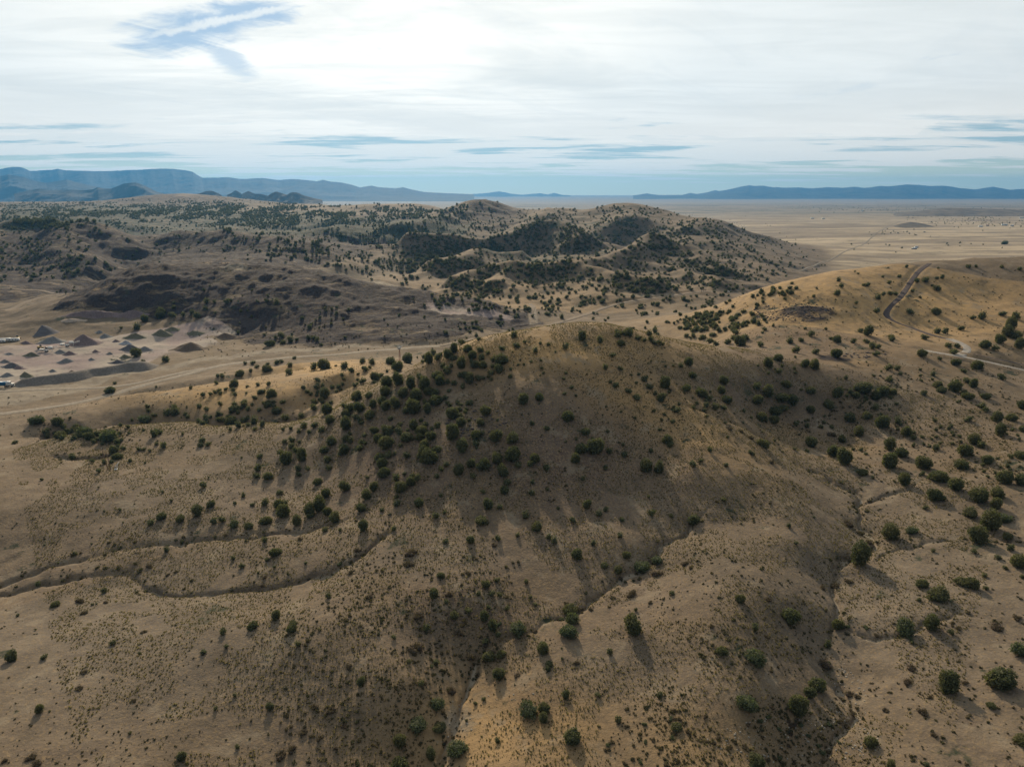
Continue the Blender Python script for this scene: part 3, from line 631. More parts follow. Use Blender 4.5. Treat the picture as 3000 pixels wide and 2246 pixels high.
LP = cr(0, 450, 2.212, [(-500,150),(-250,110),(-80,112),(0,100),(80,86),(120,86),(150,91),(195,112),(270,107),(340,105),(370,98),(420,108),(500,112),(620,115),(720,112),(800,108),(900,106),(1000,100),(1060,98),(1110,99),(1200,108),(1250,120),(1285,143),(1310,157),(1400,157),(1480,155),(1560,165),(1630,161),(1700,158),(1800,170),(1900,165),(2010,175),(2050,180),(2095,170),(2150,182),(2212,187),(2272,200),(2332,220),(2407,208),(2450,218),(2562,225),(2612,218),(2662,232),(2752,250),(2900,257),(3072,264)])
mountain('mountain', LP, 19000, -30, 3600, 2200, 11, .07, label='long blue mesa range on the left horizon')
mountain('mountain', cr(1000, 450, 2.212, [(800,266),(860,262),(940,256),(1020,245),(1060,251),(1100,260),(1170,267),(1230,262),(1290,257),(1340,265),(1375,255),(1400,260),(1430,268),(1480,270)]), 30000, -30, 3500, 3000, 12, label='low blue hills at the middle of the horizon')
mountain('mountain', cr(2000, 450, 2.212, [(-320,270),(-290,268),(-260,262),(-230,258),(-200,264),(-150,269),(0,268),(50,255),(90,262),(150,253),(210,238),(240,243),(285,235),(330,225),(380,213),(430,205),(470,210),(520,208),(590,220),(610,217),(650,222),(760,220),(830,225),(940,218),(1040,222),(1110,215),(1180,222),(1230,217),(1280,210),(1330,213),(1400,206),(1460,200),(1530,203),(1600,210),(1690,208),(1740,214),(1800,225),(1900,232),(1960,222),(2010,215),(2060,224),(2120,235),(2170,231),(2212,230),(2400,225),(2700,240),(2900,265)]), 24000, -30, 4200, 2600, 13, label='long deep blue mountain range on the right horizon')
mountain('mountain', cr(0, 450, 2.212, [(-400,170),(-150,140),(0,148),(50,135),(100,142),(150,150),(240,180),(300,190),(360,180),(430,168),(470,178),(520,190),(620,215),(700,232)]), 13500, -30, 2200, 1400, 14, label='hazy foothills in front of the mesa')
mountain('mountain', cr(0, 450, 2.212, [(90,262),(120,255),(180,240),(250,228),(290,231),(330,237),(450,234),(560,236),(600,232),(630,218),(670,226),(720,227),(760,212),(800,195),(840,190),(880,187),(930,205),(970,225),(1010,245),(1060,258)]), 9500, -30, 1100, 700, 15, label='dark flat topped butte on the left plain')
mountain('mountain', cr(0, 450, 2.212, [(1250,268),(1290,258),(1340,242),(1370,240),(1400,252),(1440,270)]), 7600, -30, 380, 330, 16, label='low cone hill on the far plain')
mountain('mountain', cr(0, 450, 2.212, [(1470,268),(1500,255),(1525,237),(1545,247),(1570,266)]), 8200, -30, 300, 260, 17, label='small pointed cone hill on the far plain')
mountain('mountain', cr(0, 450, 2.212, [(1560,268),(1590,250),(1610,243),(1650,260),(1690,262),(1740,275)]), 8000, -30, 330, 300, 18, label='uneven double cone on the far plain')
mountain('mountain', cr(0, 450, 2.212, [(1720,290),(1750,262),(1790,245),(1830,258),(1862,268),(1880,253),(1900,250),(1925,252),(1960,268),(2030,288),(2090,300)]), 7200, -30, 420, 380, 19, label='twin cone hills with gentle right flank')
# dark wooded mesa and low rises on the right plain
mountain('hill', [(2560,640),(2600,629),(2660,622),(2700,617),(2740,611),(2780,609),(2830,610),(2900,612),(2980,614),(3080,613),(3200,618)], 5700, -34, 900, 900, 20, label='wooded rise on the right plain')
mountain('hill', [(2600,668),(2635,656),(2665,650),(2690,652),(2720,659),(2770,670)], 3350, -34, 240, 200, 22, label='small pale knoll on the plain')

# ------------------------------------------------------------------ air
def make_haze():
    s = 37500.; top = 960.; bot = float(ZZ.min()) - 40
    v = [(x, y, z) for z in (bot, top) for y in (-s, s) for x in (-s, s)]
    f = [(0, 2, 3, 1), (4, 5, 7, 6), (0, 1, 5, 4), (2, 6, 7, 3), (0, 4, 6, 2), (1, 3, 7, 5)]
    m = bpy.data.materials.new('haze'); m.use_nodes = True; t = NT(m.node_tree); t.n.clear()
    o_ = t.N('ShaderNodeOutputMaterial'); pv = t.N('ShaderNodeVolumePrincipled'); pv.inputs['Color'].default_value = (.085, .32, .68, 1)
    pv.inputs['Density'].default_value = HAZE_D; pv.inputs['Density Attribute'].default_value = ''; pv.inputs['Anisotropy'].default_value = .4
    t.l.new(pv.outputs[0], o_.inputs['Volume'])
    o = put_mesh('haze', v, f, [m], smooth=False); o['kind'] = 'stuff'; o['label'] = 'thin blue haze over the whole valley'
HAZE_D = 3.6e-5
make_haze()
# ------------------------------------------------------------------ foliage
def foliage_mat(name, c0, c1, c2, var=.5):
    m, t, b = new_mat(name); g = t.N('ShaderNodeNewGeometry'); oi = t.N('ShaderNodeObjectInfo'); P = g.outputs['Position']
    n = t.noise(P, .9, 4, .6); rnd = t.noise(P, .11, 2, .5)
    c = t.mix(t.ss(n, .38, .64), c0, c1); c = t.mix(t.ss(rnd, .38, .66, 0, var), c, c2)
    lf = t.N('ShaderNodeNewGeometry').outputs['Random Per Island']; c = t.mix(t.ss(lf, .55, 1, 0, .45), c, tuple(v * 1.7 for v in c1))
    t.put(b.inputs['Base Color'], c); b.inputs['Roughness'].default_value = .8
    b.inputs['Subsurface Weight'].default_value = 0
    # thin leaves let some sun through
    tr = t.N('ShaderNodeBsdfTranslucent'); t.put(tr.inputs[0], t.mix(1.0, c, (1.3, 1.5, .7), 'MULTIPLY')); mixs = t.N('ShaderNodeMixShader'); mixs.inputs[0].default_value = .30
    o = t.n['Material Output']; t.l.new(b.outputs[0], mixs.inputs[1]); t.l.new(tr.outputs[0], mixs.inputs[2]); t.l.new(mixs.outputs[0], o.inputs['Surface'])
    return m
M_JUN = foliage_mat('juniper_foliage', (.050, .056, .031), (.104, .105, .054), (.130, .114, .052))
M_OAK = foliage_mat('pale_oak_foliage', (.055, .068, .040), (.095, .105, .062), (.080, .085, .040))
M_BRN = foliage_mat('bare_twigs', (.060, .044, .034), (.100, .074, .052), (.085, .070, .035))
M_SCR = foliage_mat('low_scrub', (.034, .036, .020), (.070, .062, .032), (.085, .060, .035), .7)
M_GRS = foliage_mat('dry_grass', (.150, .118, .070), (.235, .182, .108), (.115, .096, .066), .5)
mb, tb, bb = new_mat('bark'); gb = tb.N('ShaderNodeNewGeometry'); nb = tb.noise(tb.V('MULTIPLY', gb.outputs['Position'], (1, 1, .25)), 9, 5, .6)
tb.put(bb.inputs['Base Color'], tb.mix(tb.ss(nb, .35, .65), (.055, .040, .030), (.130, .100, .078))); M_BARK = mb

def leaves(rs, c, rad, n, size, flat=.0):
    """n small leaf faces spread through an ellipsoid shell: returns verts, tris"""
    d = rs.normal(size=(n, 3)); d /= np.linalg.norm(d, axis=1)[:, None]
    k = rs.uniform(.40, 1.62, n) ** .5
    p = c + d * rad * k[:, None]
    e1 = rs.normal(size=(n, 3)); e1 -= (e1 * d).sum(1)[:, None] * d * .55; e1 /= np.linalg.norm(e1, axis=1)[:, None]
    e2 = np.cross(d, e1) + rs.normal(size=(n, 3)) * .5; e2 /= np.linalg.norm(e2, axis=1)[:, None]
    s = size * rs.uniform(.6, 1.4, (n, 1))
    v = np.stack([p - e1 * s * .7, p + e1 * s * .7, p + e2 * s + d * s * .55], 1).reshape(-1, 3)
    return v, np.arange(n * 3).reshape(-1, 3)
def blob_core(rs, c, rad, sub=2):
    """knobbly closed core that keeps a crown from being see-through"""
    import bmesh
    bm = bmesh.new(); bmesh.ops.create_icosphere(bm, subdivisions=sub, radius=1)
    v = np.array([x.co[:] for x in bm.verts]); f = np.array([[q.index for q in x.verts] for x in bm.faces]); bm.free()
    k = 1 + .16 * np.sin(v[:, 0] * 5 + rs.uniform(0, 6)) * np.sin(v[:, 1] * 6 + rs.uniform(0, 6)) + .12 * rs.normal(size=len(v)).clip(-1.5, 1.5)
    return c + v * k[:, None] * rad, f
def join(parts):
    V = []; Fs = []; o = 0
    for v, f in parts: V.append(v); Fs.append(f + o); o += len(v)
    return np.concatenate(V), np.concatenate(Fs)
def tube(P, Rd, n=6):
    P = np.array(P, float); V = []; 
    for i, (p, r) in enumerate(zip(P, Rd)):
        T = P[min(i + 1, len(P) - 1)] - P[max(i - 1, 0)]; T /= np.linalg.norm(T) + 1e-9
        a = np.cross(T, (0.3, 1, .2)); a /= np.linalg.norm(a); b_ = np.cross(T, a)
        for k in range(n): V.append(p + r * (math.cos(k * 2 * math.pi / n) * a + math.sin(k * 2 * math.pi / n) * b_))
    F = []
    for i in range(len(P) - 1):
        for k in range(n):
            a, b_ = i * n + k, i * n + (k + 1) % n; F += [(a, b_, b_ + n), (a, b_ + n, a + n)]
    c = len(V); V.append(P[-1]); F += [((len(P) - 1) * n + k, (len(P) - 1) * n + (k + 1) % n, c) for k in range(n)]
    return np.array(V), np.array(F)
def crown_shape(seed, n, tall=1.0, lobes=6, size=.20, core=True, sub=2):
    """unit crown: about 2 wide (radius 1), 2*tall*.85 high, standing on z=0"""
    rs = np.random.default_rng(seed); parts = []
    L = [((rs.uniform(-.05, .05), rs.uniform(-.05, .05), .80 * tall), (.72, .72, .74 * tall))]
    for k in range(lobes):
        a = k * 2 * math.pi / lobes + rs.uniform(-.4, .4); rr_ = rs.uniform(.34, .60); q = rs.uniform(.28, .50); h = rs.uniform(.38, 1.18) * tall
        L.append(((rr_ * math.cos(a), rr_ * math.sin(a), h), (q, q, q * rs.uniform(.85, 1.25) * min(tall, 1.1))))
    tot = sum(r[0] ** 2 for _, r in L)
    for c, r in L:
        if core: parts.append(blob_core(rs, np.array(c), np.array(r) * (.80 if sub == 1 else .62), sub))
        parts.append(leaves(rs, np.array(c), np.array(r), max(6, int(n * r[0] ** 2 / tot)), size))
    return join(parts)
def trunk_shape(seed, tall=1.0):
    rs = np.random.default_rng(seed); parts = []
    parts.append(tube([(0, 0, -.15), (.02, .01, .15), (-.02, .03, .45 * tall), (.03, 0, .8 * tall)], [.13, .10, .07, .03]))
    for k in range(4):
        a = k * 1.6 + rs.uniform(0, 1); h = rs.uniform(.08, .35) * tall; e = .55
        parts.append(tube([(0, 0, h), (e * .5 * math.cos(a), e * .5 * math.sin(a), h + .14), (e * math.cos(a), e * math.sin(a), h + .40 * tall)], [.06, .045, .018], 5))
    return join(parts)
def mesh_of(name, vf, mat, smooth=False):
    v, f = vf; o = put_mesh(name, v, f, [mat], smooth=smooth); me = o.data; bpy.data.objects.remove(o); return me
KINDS = []
for k in range(8): KINDS.append((mesh_of('crown', crown_shape(100 + k, 2600, [1.0, .9, 1.15, .85, 1.05, 1.35, .95, 1.2][k], [6, 7, 5, 8, 6, 4, 7, 5][k], .13), M_JUN), mesh_of('trunk', trunk_shape(100 + k), M_BARK)))
OAKS = [(mesh_of('crown', crown_shape(130 + k, 1300, .85, 8, .12), M_OAK), mesh_of('trunk', trunk_shape(130 + k), M_BARK)) for k in range(3)]
def bush_shape(seed, n, size=.2):
    rs = np.random.default_rng(seed); parts = []
    for k in range(7):
        a = rs.uniform(0, 6.3); q = rs.uniform(.25, .45); r_ = rs.uniform(.1, .65)
        parts.append(leaves(rs, np.array((r_ * math.cos(a), r_ * math.sin(a), rs.uniform(.25, .55))), np.array((q, q, q)), n // 7, size))
        parts.append(blob_core(rs, np.array((r_ * math.cos(a), r_ * math.sin(a), .25)), np.array((q, q, q * .9)) * .9, 1))
    return join(parts)
def stems_shape(seed):
    rs = np.random.default_rng(seed); return join([tube([(0, 0, -.1), (.25 * math.cos(a), .25 * math.sin(a), .25), (.6 * math.cos(a), .6 * math.sin(a), rs.uniform(.4, .7))], [.04, .03, .01], 4) for a in np.arange(0, 6.2, .9) + rs.uniform(0, .5)])
BUSH = {'brown': [(mesh_of('twig_mass', bush_shape(150 + k, 700, .10), M_BRN), mesh_of('stem', stems_shape(k), M_BARK)) for k in range(3)],
        'green': [(mesh_of('leaf_mass', bush_shape(160 + k, 600, .14), M_OAK), mesh_of('stem', stems_shape(k + 9), M_BARK)) for k in range(2)]}

# ------------------------------------------------------------------ where the photograph has its junipers: (crop px, py, width) per zoomed crop
S1, S2 = 1.751, 2.212
F1 = """285 815 45,535 750 35,92 878 18,475 820 18,495 817 15,228 1090 36,58 1090 60,580 1015 35,715 1070 20,205 1360 42,255 1368 15,183 950 15,387 562 26,1145 960 38,1297 925 55,1415 880 50,1503 910 45,1497 943 55,1160 1036 26,1043 1062 36,1530 1025 36,1686 778 32,1387 1345 42,1218 1550 28,932 1600 50,1205 1285 24,1107 1355 24,667 1480 20,1360 493 34,1412 550 60,1370 590 28,1240 623 34,1197 583 25,1325 657 18,1408 628 20,935 500 22,855 540 32,616 335 18,507 138 24,535 94 26,572 90 26,600 60 45,372 68 36,475 85 25,668 85 18,745 96 14,215 180 18,506 222 14,833 245 18,880 288 18,1046 210 35,1080 305 44,1013 345 58,927 378 48,775 400 38,830 365 48,1097 392 40,1140 388 36,1203 408 48,1278 415 46,1362 388 56,1362 302 36,1297 307 28,1205 302 20,1250 263 24,1324 125 36,1315 160 38,1375 162 46,1333 63 32,1435 245 36,1430 310 45,1462 305 36,1455 350 62,1525 398 48,1588 350 55,1640 315 66,1592 365 40,1680 350 42,1715 380 55,1530 125 34,1532 155 30,1580 125 28,1470 80 60,1550 65 54,1630 190 46,1672 255 50,1688 118 36,1683 80 40,1668 437 32,1745 440 20,1567 610 20,195 718 30,1240 68 14,1070 172 12,470 510 14,228 515 14,298 610 14,535 343 14,632 400 12,285 405 12"""
F2 = """905 935 90,1175 840 80,1182 890 72,1167 955 95,1495 940 92,1540 620 92,1618 588 66,1207 570 55,1350 615 42,1420 638 50,1463 568 44,1293 507 30,1430 465 34,1322 355 38,1358 335 30,1258 313 42,1185 388 34,1592 352 38,1692 367 24,1577 270 18,1440 388 26,1065 473 34,1092 498 38,903 465 28,803 485 34,1003 425 50,945 365 38,718 382 66,755 315 50,813 320 30,662 492 42,535 495 36,485 365 36,400 298 46,286 303 38,207 333 28,113 428 46,100 325 50,130 262 52,165 225 42,20 222 52,305 222 62,210 105 50,222 150 52,283 175 40,355 195 45,388 175 40,415 55 50,450 70 76,600 138 52,540 103 30,665 100 46,732 100 56,800 75 46,880 55 68,905 105 40,830 145 54,850 195 40,838 238 42,675 162 30,990 70 46,968 102 32,1050 123 34,1200 78 44,1240 178 26,1235 20 60,1300 15 80,975 248 34,728 242 28,510 262 22,558 270 14,980 195 26,1560 115 64,1630 130 48,1375 38 28,1455 50 26,1355 120 22,510 668 44,475 768 54,742 717 48,800 695 34,773 765 36,812 772 34,705 768 28,950 705 26,580 880 46,652 850 38,733 890 46,755 835 28,850 842 30,997 820 26,970 785 20,775 940 50,805 975 32,738 1008 40,437 940 40,270 988 26,348 1113 28,485 1113 36,465 1138 22,757 1085 64,820 1073 50,810 1180 64,1035 1050 62,1065 1120 44,1060 1152 30,1133 1098 18,1130 1045 12,1377 1063 34,100 1222 42,408 1222 36,495 1322 80,395 1420 98,505 1445 70,300 1520 68,597 1545 115,460 1590 60,300 1640 90,955 1345 108,1040 1355 60,1035 1405 52,1188 1495 92,1150 1285 42,1315 1282 34,1633 1280 38,1420 1410 38,1720 1440 60,800 1518 34,730 1305 26,687 1327 24,642 1415 18,540 810 26,1510 850 20,1695 760 34,85 1640 24"""
F3 = """768 42 56,830 78 70,1060 12 55,1120 45 60,1298 18 34,1445 38 65,1428 98 70,1235 98 80,1310 160 82,1135 190 55,1230 152 25,1397 210 70,920 140 50,1060 95 70,1560 82 50,1730 50 60,1648 175 76,1735 185 65,1610 250 66,1515 268 80,1288 265 62,1335 280 34,1245 325 26,1473 350 62,1573 408 90,1645 370 75,1665 470 50,1510 475 80,1530 503 30,1603 315 50,1065 455 84,1177 437 58,905 583 100,1228 710 60,1310 765 98,1440 695 80,1485 720 60,1548 670 32,1555 735 30,1680 532 38,1617 577 36,1493 550 32,1722 598 85,1653 633 28,1740 680 25,295 790 50,553 870 92,370 940 40,795 925 60,1140 938 100,1272 920 78,1378 965 32,1213 797 25,1728 1050 90,1625 1193 140,1357 1230 102,690 1228 85,652 1272 60,588 1350 94,325 1318 110,370 1080 105,200 1055 58,1583 1335 46,1740 1510 80,963 1520 66,1068 1645 45,1250 1637 32,380 1620 85,745 1030 40,55 390 60,210 283 28,345 43 24,52 103 38,92 82 24,137 30 28,222 107 24,640 35 18,543 420 24,580 505 24,672 372 16,1178 1018 20,975 172 18,1285 545 22,1565 165 20"""
M2 = """1180 822 66,1280 803 56,1468 925 72,1237 972 34,1332 1000 42,1583 1022 60,1645 1118 100,1550 1135 75,1515 1205 56,1255 1197 60,1222 1235 38,1112 1170 88,1112 1070 72,1010 1208 60,920 1240 80,835 1230 44,780 1120 80,870 1052 66,905 1030 50,1000 1060 72,900 965 56,935 890 72,870 1100 50,720 910 75,765 915 50,775 965 66,720 1045 85,610 820 84,562 765 56,615 765 50,540 730 66,450 720 66,370 700 66,295 710 78,135 700 48,88 728 32,220 675 60,255 660 44,365 615 66,400 780 66,485 792 80,285 770 66,180 785 52,100 800 70,265 825 64,205 852 52,285 865 60,350 850 66,470 875 90,420 890 50,557 888 52,185 918 64,120 880 62,60 870 62,20 860 44,318 940 40,215 1015 56,300 1010 80,470 990 60,520 1015 75,545 975 44,370 1020 50,430 1050 80,400 1070 40,510 1060 52,580 1050 66,620 1130 60,535 1120 66,530 1165 66,575 1195 95,290 1105 84,240 1065 60,270 1050 40,250 1185 66,305 1175 50,425 1180 50,20 1145 66,120 1130 50,130 1090 40,30 1070 50,60 1085 40,30 990 70,30 920 60,130 965 36,90 925 50,322 567 66,430 560 70,198 577 46,140 572 40,20 605 50,65 630 40,152 620 46,110 650 25,535 537 36,597 518 40,567 565 56,527 572 26,625 550 46,660 597 42,693 635 48,625 660 66,640 700 66,605 665 40,730 495 55,695 525 60,780 445 50,820 487 60,900 497 46,950 517 32,850 535 60,908 548 44,775 595 60,800 650 60,865 590 56,915 597 56,990 555 50,1040 560 80,970 640 46,1022 622 56,985 600 40,830 685 66,890 675 46,730 706 44,687 708 26,770 660 40,1040 487 40,1135 468 46,1188 447 26,1258 505 38,1290 453 26,1340 460 28,1453 477 44,1560 415 52,1677 437 42,1755 527 44,1840 397 30,2063 445 30,1118 400 48,1110 510 16,1228 572 22,1388 510 18,1455 642 26,1095 668 30,1145 590 22,1183 592 20,1160 562 16,1808 615 36,1712 613 40,1778 725 46,1860 760 46,1917 803 50,2097 718 70,1998 733 50,1965 685 44,1912 710 22,1880 657 20,2070 810 55,2035 780 30,2170 885 50,2115 1080 66,2130 1110 40,1830 1175 36,1735 1150 44,1725 1022 26,1712 1258 34,1985 1235 50,2055 1265 60,1990 1270 44,2005 1150 30,1520 793 20,1288 660 16,1492 738 30,1522 1075 20,1455 1088 20,787 738 30,703 853 30,697 760 30,515 680 40,2150 597 20,2200 597 36,1825 1110 24"""
M3 = """35 795 56,25 960 60,62 878 52,120 993 72,172 1028 48,68 1090 30,268 922 56,252 980 52,287 1038 64,335 1127 18,212 1090 50,263 1087 42,152 1075 36,485 1043 66,510 1150 66,600 1120 70,590 1170 60,550 997 66,652 1088 60,640 1025 70,712 1048 66,665 933 64,552 805 60,623 853 46,618 770 54,480 955 50,825 977 60,828 1105 56,945 1075 60,1000 998 62,1168 960 100,1120 1010 52,1250 1020 60,1295 998 66,1185 1025 30,1080 1150 72,1085 990 30,790 807 52,850 815 66,805 1210 36,735 1195 36,897 1213 30,917 1187 28,967 1217 28,1195 1140 56,1290 1193 78,1392 1178 42,1250 1092 40,1140 1250 68,1445 1252 62,1495 1285 40,1030 1295 52,830 1320 72,522 1322 70,1155 1362 30,1187 1388 26,1105 1360 26,805 1370 24,1885 1300 76,1935 1335 50,2055 1250 62,2200 1232 50,2130 1155 64,2035 1165 60,1855 1165 46,1385 1065 26,1562 997 40,1340 910 44,1355 985 52,1238 883 24,1058 897 30,1650 940 64,1677 975 56,1760 965 70,1765 935 50,1840 915 50,1882 940 54,1845 1015 66,1820 995 40,1960 1012 56,1940 1078 44,1965 1105 40,2200 1080 56,2062 893 50,1905 818 64,1818 850 40,1768 795 60,1755 730 50,1790 745 50,1546 698 56,1550 743 56,1333 832 50,1390 832 44,1410 870 30,1620 875 30,1628 842 16,1665 772 30,1722 685 48,1777 657 56,1777 690 40,1648 597 44,1700 600 40,1567 635 50,1805 577 42,1350 630 40,1355 650 36,1200 605 56,1152 593 36,1192 660 42,1107 662 40,997 652 52,1228 697 46,1265 697 36,1250 740 46,993 745 62,862 728 46,730 722 50,692 660 48,767 652 36,832 617 42,960 642 26,793 578 24,928 582 20,503 685 44,370 668 66,402 640 50,330 640 44,342 600 50,293 668 40,180 655 48,132 635 44,200 618 34,215 680 40,383 565 30,517 605 22,463 532 40,447 482 40,365 488 26,313 512 34,298 467 26,520 408 24,662 388 24,848 370 22,1000 352 40,1027 305 32,1010 264 30,868 320 16,695 315 32,735 315 30,697 348 32,1125 412 26,1258 465 40,1265 377 40,1300 360 24,1345 350 34,1378 352 32,1403 240 26,1338 280 32,1200 295 32,1172 297 24,1297 243 20,1515 268 36,1572 265 40,1645 250 26,1682 248 28,1646 320 46,1618 300 24,1488 335 28,1655 190 18,1850 175 34,1900 178 20,2068 180 24,2183 193 28,1450 180 20,1332 186 16,1115 208 16,1138 222 18,1470 468 48,1645 468 56,1540 377 20,1940 505 46,1877 508 36,2072 480 48,2157 503 50,2125 565 60,2100 610 66,2160 620 70,2055 655 56,1960 685 60,2020 710 46,2180 690 60"""
M1 = """717 752 66,745 710 24,1075 558 50,885 515 80,930 570 28,237 938 110,375 965 66,300 1025 50,310 1055 34,390 1043 66,483 1045 30,490 983 34,455 935 20,412 995 34,100 1093 38,545 1020 80,585 1055 60,710 1050 110,740 1145 60,765 1180 60,800 1132 36,835 1035 20,788 1080 26,938 935 90,1085 905 50,1140 900 50,1000 1043 46,1038 1030 34,1015 1103 28,1063 1115 44,1185 1040 20,902 1137 34,935 1135 32,971 1147 26,845 1212 24,1310 1083 46,1300 1110 40,1350 1105 38,1318 783 34,1365 783 30,1393 770 30,1418 757 34,1430 780 26,1238 742 22,1013 737 18,1402 712 26,1515 720 52,1513 755 32,1523 785 32,1465 750 28,1552 648 54,1440 665 34,1412 665 26,1457 642 12,1625 632 26,1638 582 34,1667 603 34,1590 582 26,1733 615 60,1735 588 28,1795 578 34,1823 568 30,1812 545 28,1908 547 28,1880 595 38,1875 642 48,2037 610 50,2100 600 70,1210 868 16,1135 1008 12,1428 848 30,1515 870 60,1580 850 50,1700 765 46,1760 780 60,1830 830 40,1770 830 36,1795 885 60,1680 885 30,1715 845 26,1965 740 32,2058 722 28,2105 795 66,2035 833 40,2033 873 48,2120 890 66,2145 838 30,1850 932 52,1953 922 40,1970 990 50,2040 980 50,2140 945 60,2085 1015 48,1885 1005 28,1938 1025 32,1835 1010 26,1845 1088 36,1893 1082 46,1890 1120 40,1915 1150 42,1820 1165 46,2150 1090 60,2100 1140 60,1500 960 70,1580 950 50,1650 960 50,1440 950 40,1290 960 36,1340 183 36,1470 180 44,1545 185 16,1390 185 26,1795 190 36,1125 190 20,1127 220 28,1045 245 66,1040 270 60,940 295 54,890 345 50,785 350 24,1115 265 50,1190 268 30,1275 275 50,1245 250 34,1330 230 34,2005 347 34,1822 403 44,1883 432 44,1925 430 26,1750 450 60,1835 445 40,2035 415 34,2000 415 30,2055 430 30,2080 460 26,1785 415 26"""
PALE = {(1540,620),(1618,588),(1167,955),(1182,890),(395,1420),(955,1345),(325,1318),(370,1080),(1645,370),(1140,938),(1728,1050),(905,935),(710,1050),(545,1020),(938,935),(237,938),(1177,437),(495,1322),(597,1545),(1203,408)}
SHR = [(0,1300,S1,"545 808 30,430 862 40,415 800 50,768 622 40,905 650 30,862 668 28,1538 485 36,160 1600 70,195 1630 60,1440 1580 70,1500 1560 60,25 1620 40,1610 1345 50,1700 1360 50,1560 1470 45,1640 1500 45,430 1165 45,405 1245 45,690 1310 35,735 960 35"),
       (1000,1300,S1,"648 657 42,375 1038 90,1278 845 34,1490 765 70,1395 785 30,1585 810 30,340 610 70,355 552 70,395 870 60,80 540 50,555 765 50,145 780 40,600 960 50,660 1090 60,700 1180 50,560 1260 60,40 1135 50,15 1440 40,1620 660 70,785 515 34,1205 1120 40,900 1180 40,50 655 40"),
       (2000,1300,S1,"722 1118 88,1172 1143 55,1237 1365 70,780 725 50,15 605 50,42 632 30,720 735 45,850 405 60,915 455 50,955 500 40,440 790 40,1450 1220 40,1150 1210 60,1270 1295 40,860 1275 50,895 1290 40,1610 930 70,1720 885 60,1410 940 40,870 1370 50,1290 1490 40,1040 1360 40,840 1440 40,150 930 30,430 985 35,850 700 50"),
       (2000,700,S2,"960 1258 60,575 1440 60,440 1280 60,380 1240 50,300 1220 50")]
def unpack(x0, y0, s, txt):
    o = []
    for q in txt.replace('\n', '').split(','):
        a, b_, w = (float(v) for v in q.split()); o.append((x0 + a / s, y0 + b_ / s, w / s, (int(a), int(b_)) in PALE))
    return o
SEEN_T = unpack(0,1300,S1,F1) + unpack(1000,1300,S1,F2) + unpack(2000,1300,S1,F3) + unpack(1000,800,S2,M2) + unpack(2000,700,S2,M3) + unpack(0,800,S2,M1)
SEEN_S = sum([unpack(*q) for q in SHR], [])
def place(L, sh=.32):
    """crown centre in the photo -> foot on the land and true width"""
    px = np.array([q[0] for q in L]); py = np.array([q[1] for q in L]); w = np.array([q[2] for q in L])
    P = hit(px, py + w * sh)
    dist = P[:, 1] * CT + (CAMZ - P[:, 2]) * ST
    return P, w * dist / F_
TREES = []   # x, y, z, width, kind, photo x, photo y, px width
P_, w_ = place(SEEN_T)
for (a, b_, w, pale), p, ww in zip(SEEN_T, P_, w_): TREES.append([*p, min(ww * (1.08 if b_ < 1560 else 1.0), 9.5), 'oak' if pale else 'juniper', a, b_, w])
